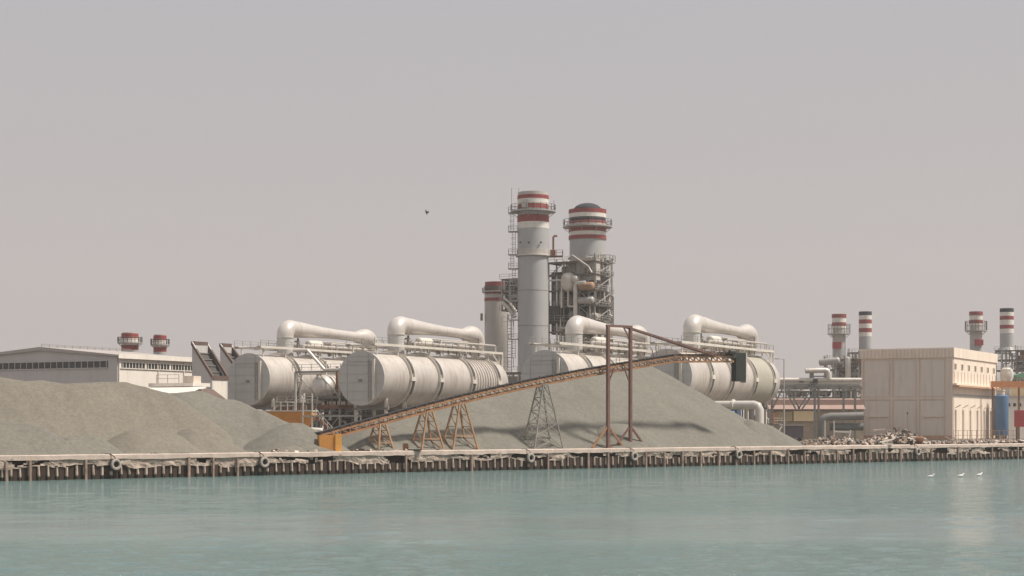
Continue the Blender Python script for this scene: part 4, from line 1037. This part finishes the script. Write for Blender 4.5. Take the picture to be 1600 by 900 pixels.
rf = MB(); rf.v = [(-.5,-.4,hs(640)),(xq(1352),-.4,hs(640)),(xq(1352),6,hs(623)),(-.5,6,hs(623)),(-.5,-.4,hs(639)),(xq(1352),-.4,hs(639)),(xq(1352),6,hs(622)),(-.5,6,hs(622))]
for q in ((0,3,2,1),(4,5,6,7),(0,1,5,4),(1,2,6,5),(2,3,7,6),(3,0,4,7)): rf.face(q)
rf.build('roof', M_PINK, e, smooth=False)
MB().box(xq(1240), xq(1275), -.1, .38, hs(658), hs(642)).build('yellow_door', M_YEL, e, smooth=False)
MB().box(xq(1213), xq(1238), 0, .38, hs(658), hs(643)).build('ochre_panel', mat('ochre_panel', (.42,.33,.2), .8), e, smooth=False)
MB().box(xq(1206), xq(1213), -.2, .38, hs(662), hs(645)).build('orange_panel', M_BEAMO, e, smooth=False)
d = 420; e = empty('yellow_hut', gx(1297, d), 0, 'small pale yellow hut above the shed roof beside the beige building', 'hut')
MB().box(0, (1328-1297)/F*d, 0, 4, 0, hz(624.5,d)).build('wall', M_YEL, e, smooth=False); MB().box(-.3, (1336-1297)/F*d, -.3, 4.3, hz(624.5,d), hz(622.8,d)).build('roof', M_PINK, e, smooth=False)
e = frame('far_pipe_rack', 'hazy far pipe rack with pale vessels seen under the nearer pipe rack', 1275, 470, 22, 6, [hz(622,470), hz(612,470)], 51, 'pipe rack', nx=9, vessels=9, pipes=10, boxes=5, rail=False)
# grey bent pipeline
d = 358; e = empty('pipeline', gx(1283, d), 0, 'thick dark grey pipeline with an elbow to the ground beside the beige building', 'pipeline')
hh = lambda y: hz(y, d)
pts = [(0,0,0),(0,0,hh(660)),(.25,0,hh(656)),(.9,0,hh(652.5)),(1.9,.0,hh(651)),(8.4,0,hh(650))]
MB().tube(pts, .8, 18).build('upper_pipe', M_GPIPE, e); MB().tube([(1.8,.3,hh(667)),(8.4,.3,hh(667))], .75, 18).build('lower_pipe', mat('green_grey_pipe', (.12,.13,.125), .6), e)
for x in (.6, 2.4): MB().bar((x,-1.0,0.2), (x,-1.0,hh(657)), .22).build('white_post', M_WHITE, e, smooth=False)
MB().bar((2.4,-1.0,hh(674)), (5.6,-1.0,hh(675)), .35).bar((5.4,-1.1,hh(684)),(5.7,-1.1,hh(672)),.3).build('white_rail', M_WHITE, e, smooth=False)
# dark cabin / parked trailer
d = 352; e = empty('parked_trailer', gx(1228, d), 0, 'dark purple-grey box trailer parked under the pipe rack by the lamp post', 'trailer')
MB().box(0, 3.4, 0, 2, .8, hz(665,d)).build('body', M_PURP, e, smooth=False); MB().box(-.1, 3.5, -.1, 2.1, hz(665,d), hz(663.6,d)).build('roof_rim', M_GALV, e, smooth=False)
for x in (.7, 2.7): MB().tube([(x,-.05,.45),(x,.3,.45)], .45, 14).build('wheel', M_BELT, e)
# lamp post
d = 330; e = empty('lamp_post', gx(1225, d), 0, 'tall thin grey lamp post with one arm, right of the last drum', 'lamp post')
zt = hz(561, d); MB().tube([(0,0,0),(0,0,zt*.5),(0,0,zt)], [.17,.13,.1], 8).build('pole', M_GALV, e); MB().tube([(0,0,zt),(-1.1,0,zt+.05)], .07, 6).build('arm', M_GALV, e); MB().box(-1.8, -1.0, -.15, .15, zt-.05, zt+.12).build('lamp_head', M_GALV, e, smooth=False)

# ------------------------------------------------------------------ far right group
d = 430; e = empty('blue_tank', gx(1564, d), 0, 'upright blue cylindrical tank under the orange beam at the right edge', 'tank')
hh = lambda y: hz(y, d)
MB().lathe([(1.75,0.9),(1.8,1.0),(1.8,hh(619)),(1.6,hh(618)),(.3,hh(616.5))], n=30).build('shell', M_BLUE, e)
MB().lathe([(.9,hh(617)),(.9,hh(611)),(1.0,hh(611)),(1.0,hh(609))], n=18).build('neck', M_LIGHT, e)
for k in range(4):
    a = math.pi/4+k*math.pi/2; MB().bar((1.3*math.cos(a),1.3*math.sin(a),0), (1.3*math.cos(a),1.3*math.sin(a),1.0), .3).build('leg', M_RUST, e, smooth=False)
d = 440; e = empty('silo', gx(1573, d), 0, 'pale rounded silo top just above the orange beam', 'silo')
MB().lathe([(1.3,0),(1.3,hz(594,d)),(1.6,hz(590,d)),(1.6,hz(582,d)),(1.35,hz(577,d)),(.8,hz(574.5,d)),(.1,hz(573.5,d))], n=26).build('shell', M_LIGHT, e)
MB().rail([(-1.7,-1.5,hz(578,d)),(1.7,-1.5,hz(578,d))], 1, .09, 1).build('railing', M_GALV, e, smooth=False)
d = 424; X0 = (1549-800)/F*d; e = empty('orange_crane_beam', (X0,d,GZ), 0, 'long orange crane beam on posts at the right edge of the picture', 'crane beam')
MB().box(0, 14, 0, .8, hz(605,d), hz(595.5,d)).build('beam', M_BEAMO, e, smooth=False)
for x in (.4, 6.6, 13.4): MB().bar((x,.4,0), (x,.4,hz(605,d)), .4).build('post', M_RUST, e, smooth=False)
o = MB()
for k in range(14): o.bar((k,-.05,hz(605,d)), (k+.9,-.05,hz(608,d)), .14)
o.build('bracket', M_BEAMO, e, smooth=False)
d = 438; e = empty('annex_building', gx(1571, d), 0, 'white and pale yellow annex building at the right edge with small square windows', 'building')
MB().box(0, 14, 0, 10, 0, hz(619,d)).build('lower_wall', M_HALLW, e, smooth=False)
MB().box(1.0, 14, 1, 10, hz(619,d), hz(604,d)).build('upper_wall', M_YEL, e, smooth=False)
MB().box(-.3, 14.3, -.4, 1, hz(621,d), hz(619,d)).build('canopy', M_GALV, e, smooth=False)
for x in (.2, 1.6, 2.9, 5, 7): MB().box(x+.3, x+.95, -.06, -.002, hz(635,d), hz(630,d)).build('window', M_GLASS, e, smooth=False)
e = empty('green_awning', gx(1589, 446), 0, 'green sheet-metal awning above the orange beam at the right edge', 'awning')
MB().prism([(0,hz(590,446)),(9,hz(590,446)),(9,hz(580,446)),(1.2,hz(583,446)),(0,hz(586,446))], 0, 4).build('sheet', M_GREEN, e, smooth=False)
for x in (.4, 8.4): MB().bar((x,1,0),(x,1,hz(590,446)),.3).build('post', M_MID, e, smooth=False)
d = 370; e = empty('red_board', gx(1585, d), 0, 'dark red board on two posts at the right edge of the quay', 'sign board')
MB().box(0, 4.2, 0, .2, hz(667,d), hz(641,d)).build('board', M_SIGNR, e, smooth=False)
fr__ = MB()
for k in range(5): fr__.box(0, 4.2, -.05, -.002, hz(667-k*5.5,d), hz(666.4-k*5.5,d))
fr__.build('board_joints', M_RED, e, smooth=False)
for x in (.5, 1.3, 3.6): MB().bar((x,.1,0), (x,.1,hz(667,d)), .3).build('post', M_DARK if x < 1 else M_LIGHT, e, smooth=False)
# fence in front of the building's sunny side
d = 372; e = empty('mesh_fence', gx(1490, d), 0, 'thin rusty post fence in front of the sunlit side of the beige building', 'fence')
f_ = MB()
for k in range(15): f_.bar((k*.95,0,0), (k*.95,0,2.3), .09)
for z_ in (.5, 1.2, 2.2): f_.bar((0,0,z_), (13.3,0,z_), .06)
f_.build('fence_frame', M_TRIM, e, smooth=False)

# ------------------------------------------------------------------ rubble and scrap behind the quay
def chunk(mb, c, s, r_):
    b = len(mb.v); R3 = Matrix.Rotation(r_.uniform(0,6.28), 3, Vector((r_.uniform(-1,1), r_.uniform(-1,1), r_.uniform(-1,1))).normalized())
    dx, dy, dz = s*r_.uniform(.5,1.5), s*r_.uniform(.4,1.1), s*r_.uniform(.15,.6)
    for i in (-1,1):
        for j in (-1,1):
            for k in (-1,1): v = R3@Vector((i*dx*r_.uniform(.7,1), j*dy*r_.uniform(.7,1), k*dz)); mb.v.append((c[0]+v.x, c[1]+v.y, c[2]+v.z))
    for q in ((0,1,3,2),(4,6,7,5),(0,4,5,1),(2,3,7,6),(0,2,6,4),(1,5,7,3)): mb.face([b+i for i in q])
def rubble(name, label, x0, x1, hfun, dmin, n_, seed, sz=.35):
    r_ = random.Random(seed); mb = MB()
    for k in range(n_):
        px = r_.uniform(x0, x1); d = Q(px)+dmin+r_.random()*14; hmax = hfun(px)*max(0,1-abs((d-Q(px)-dmin-6)/9))
        X, Y, Z = gx(px, d); mb.cur = r_.choices((0,1,2,3,4), (8,3,5,1,1))[0]
        chunk(mb, (X, Y, Z+hmax*r_.uniform(.3, 1.)), sz*r_.uniform(.4,1.5), r_)
    mb.cur = 0
    return tag(mb.build(name, [M_ROUGH, M_CONC, M_DARK, M_RUST, M_WHITE], smooth=False), label, 'rubble', kind='stuff')
hump = lambda c, w, h: (lambda px: h*math.exp(-((px-c)/w)**2))
r1 = hump(1400, 36, 2.7)
rubble('rubble', 'heap of broken concrete and scrap in front of the beige building', 1350, 1450, lambda p_: r1(p_)+.25, 10, 950, 3, .31)
r2 = hump(1300, 40, 1.0)
rubble('rubble', 'low scatter of debris between the heap and the beige building', 1212, 1352, lambda p_: r2(p_)+.45, 12, 620, 4, .23)
rubble('rubble', 'low scatter of debris in front of the sunlit side of the building', 1440, 1606, lambda p_: .5, 9, 620, 5, .24)
rubble('rubble', 'stony spill along the quay edge left of the drive housing', 425, 500, lambda p_: .35, .6, 160, 6, .16)
rubble('rubble', 'small debris on the quay under the conveyor trestles', 540, 700, lambda p_: .2, .8, 90, 7, .2)
# single pieces one can pick out
def piece(name, label, cat, px, py, d, mb_fn, m_):
    e = mb_fn(MB()).build(name, m_, None, (0,0,0), smooth=(name == 'scrap_pipe')); X, Y, Z = gx(px, d); e.location = (X, Y, Z); return tag(e, label, cat, 'scrap lying behind the quay')
piece('scrap_pipe', 'white bent pipe curving over the front of the rubble heap', 'pipe', 1375, 684, 305, lambda m_: m_.tube([(-.6,0,.3),(1,0,.55),(2.2,0,.9),(2.7,0,1.3)], .13, 8), M_WHITE)
piece('scrap_pipe', 'white pipe lying slanted at the right foot of the rubble heap', 'pipe', 1422, 686, 312, lambda m_: m_.tube([(-.4,0,1.1),(1,0,.7),(3,0,.2)], .14, 8), M_WHITE)
piece('concrete_slab', 'pale concrete slab tilted on the ground right of the rubble heap', 'slab', 1483, 684, 322, lambda m_: m_.bar((-.6,0,1.2),(1.1,0,.2),1.2,.2), M_CONC)
piece('concrete_slab', 'second pale slab leaning beside the first right of the rubble heap', 'slab', 1492, 684, 322, lambda m_: m_.bar((-.4,0,1.25),(1.2,0,.2),1.0,.2), M_WHITE)
piece('concrete_slab', 'flat pale slab on top of the rubble heap, left side', 'slab', 1376, 668, 316, lambda m_: m_.bar((-1.3,0,2.35),(.7,0,2.55),1.6,.28), M_CONC)
piece('scrap_drum', 'rusty cut drum lying at the right end of the rubble heap', 'drum', 1436, 681, 312, lambda m_: m_.tube([(-.6,0,1.0),(.7,-.4,.75)], .5, 14), M_RUST)
piece('concrete_slab', 'white slab lying on the bare quay in front of the rubble heap', 'slab', 1388, 691, 297, lambda m_: m_.bar((-.7,0,.2),(.7,0,.25),.9,.25), M_WHITE)
piece('bollard', 'small dark mooring bollard on the quay in front of the rubble heap', 'bollard', 1424, 694, 298, lambda m_: m_.lathe([(.22,0),(.22,.5),(.36,.55),(.36,.72),(.1,.75)], n=12), M_QRUST)
piece('crate', 'small rusty crate standing under the conveyor on the quay', 'crate', 634, 693, 231, lambda m_: m_.box(-.35,.35,-.3,.3,0,.95).box(-.42,.42,-.36,.36,.45,.55), M_RUST)
piece('steel_plate', 'dark flat steel plate lying on the quay beside the crate', 'plate', 648, 699, 231, lambda m_: m_.box(-.8,.9,-.4,.4,0.02,.2), M_DARK)
piece('rubber_sheet', 'long dark strip on the quay right of the drive housing', 'strip', 556, 699, 227, lambda m_: m_.box(-1.8,1.8,-.3,.3,0.02,.16).box(.4,1.1,-.2,.3,.16,.34), M_DARK)

# thin poles in front of the beige building
for px_, py_, dd, lab in ((1418,646,318,'thin dark pole with a small knob in front of the beige building'),(1464,664,318,'short thin bare pole right of the rubble heap')):
    e = empty('thin_pole', gx(px_, dd), 0, lab, 'pole'); MB().tube([(0,0,0),(0,0,hz(py_,dd))], .06, 6).build('pole', M_MID, e)
    if py_ < 650: MB().vessel((0,0,hz(py_,dd)), (0,0,hz(py_,dd)+.15), .16, 8).build('knob', M_DARK, e)

# ------------------------------------------------------------------ birds
def bird(label, px, py, d, flying, m_):
    P = at(px, py, d); mb = MB()  # body
    if flying:
        mb.tube([(-.5,0,0),(-.3,0,.06),(0,0,.08),(.3,0,.04),(.42,0,.02)], [.03,.1,.13,.08,.02], 10)
        e = empty('flying_bird', P, .6, label, 'bird'); e.rotation_euler = (0,1.25,.4); e.scale = (.62,.62,.62); mb.build('body', m_, e)
        for s in (-1, 1):
            w = MB(); w.v = [(.18,0,.08),(-.15,0,.08),(-.05,s*.5,.3),(.15,s*.45,.3),(-.25,s*1.0,.1)]; 
            w.v += [(x,y,z-.03) for x,y,z in w.v]
            for q in ((0,1,2,3),(2,4,3),(5,8,7,6),(7,8,9),(0,5,6,1),(1,6,7,2),(2,7,9,4),(4,9,8,3),(3,8,5,0)): w.face(q)
            w.build('wing', m_, e)
    else:
        e = empty('gull', (P.x,P.y,0), rnd.uniform(-.5,.5), label, 'bird')
        mb.tube([(-.38,0,.16),(-.2,0,.13),(.05,0,.12),(.22,0,.16),(.3,0,.27),(.36,0,.36),(.44,0,.37),(.54,0,.35)], [.02,.1,.15,.13,.08,.075,.06,.015], 10); mb.build('body', m_, e)
for px_, py_, lab in ((1454,746,'white gull floating on the water, leftmost and nearest of the three'),(1501,745,'white gull floating on the water, middle of the three'),(1530,743.5,'white gull floating on the water, rightmost and faintest of the three')):
    bird(lab, px_, py_, CH*F/(py_-HZ), False, M_FEATHER)
bird('small dark bird flying alone in the grey sky left of the chimneys', 666, 332, 190, True, M_DFEATHER)

# ------------------------------------------------------------------ haze
hb = MB().box(-600, 600, -60, 1100, -1.0, 110).build('haze', M_WHITE, smooth=False)
hm = bpy.data.materials.new('dust_haze'); hm.use_nodes = True; n = hm.node_tree.nodes; n.clear()
ov = n.new('ShaderNodeOutputMaterial'); pv = n.new('ShaderNodeVolumePrincipled'); pv.inputs['Color'].default_value = (.93,.88,.86,1)
pv.inputs['Density'].default_value = .00018; pv.inputs['Anisotropy'].default_value = .2
hm.node_tree.links.new(pv.outputs[0], ov.inputs['Volume'])
hb.data.materials.clear(); hb.data.materials.append(hm); tag(hb, kind='stuff')
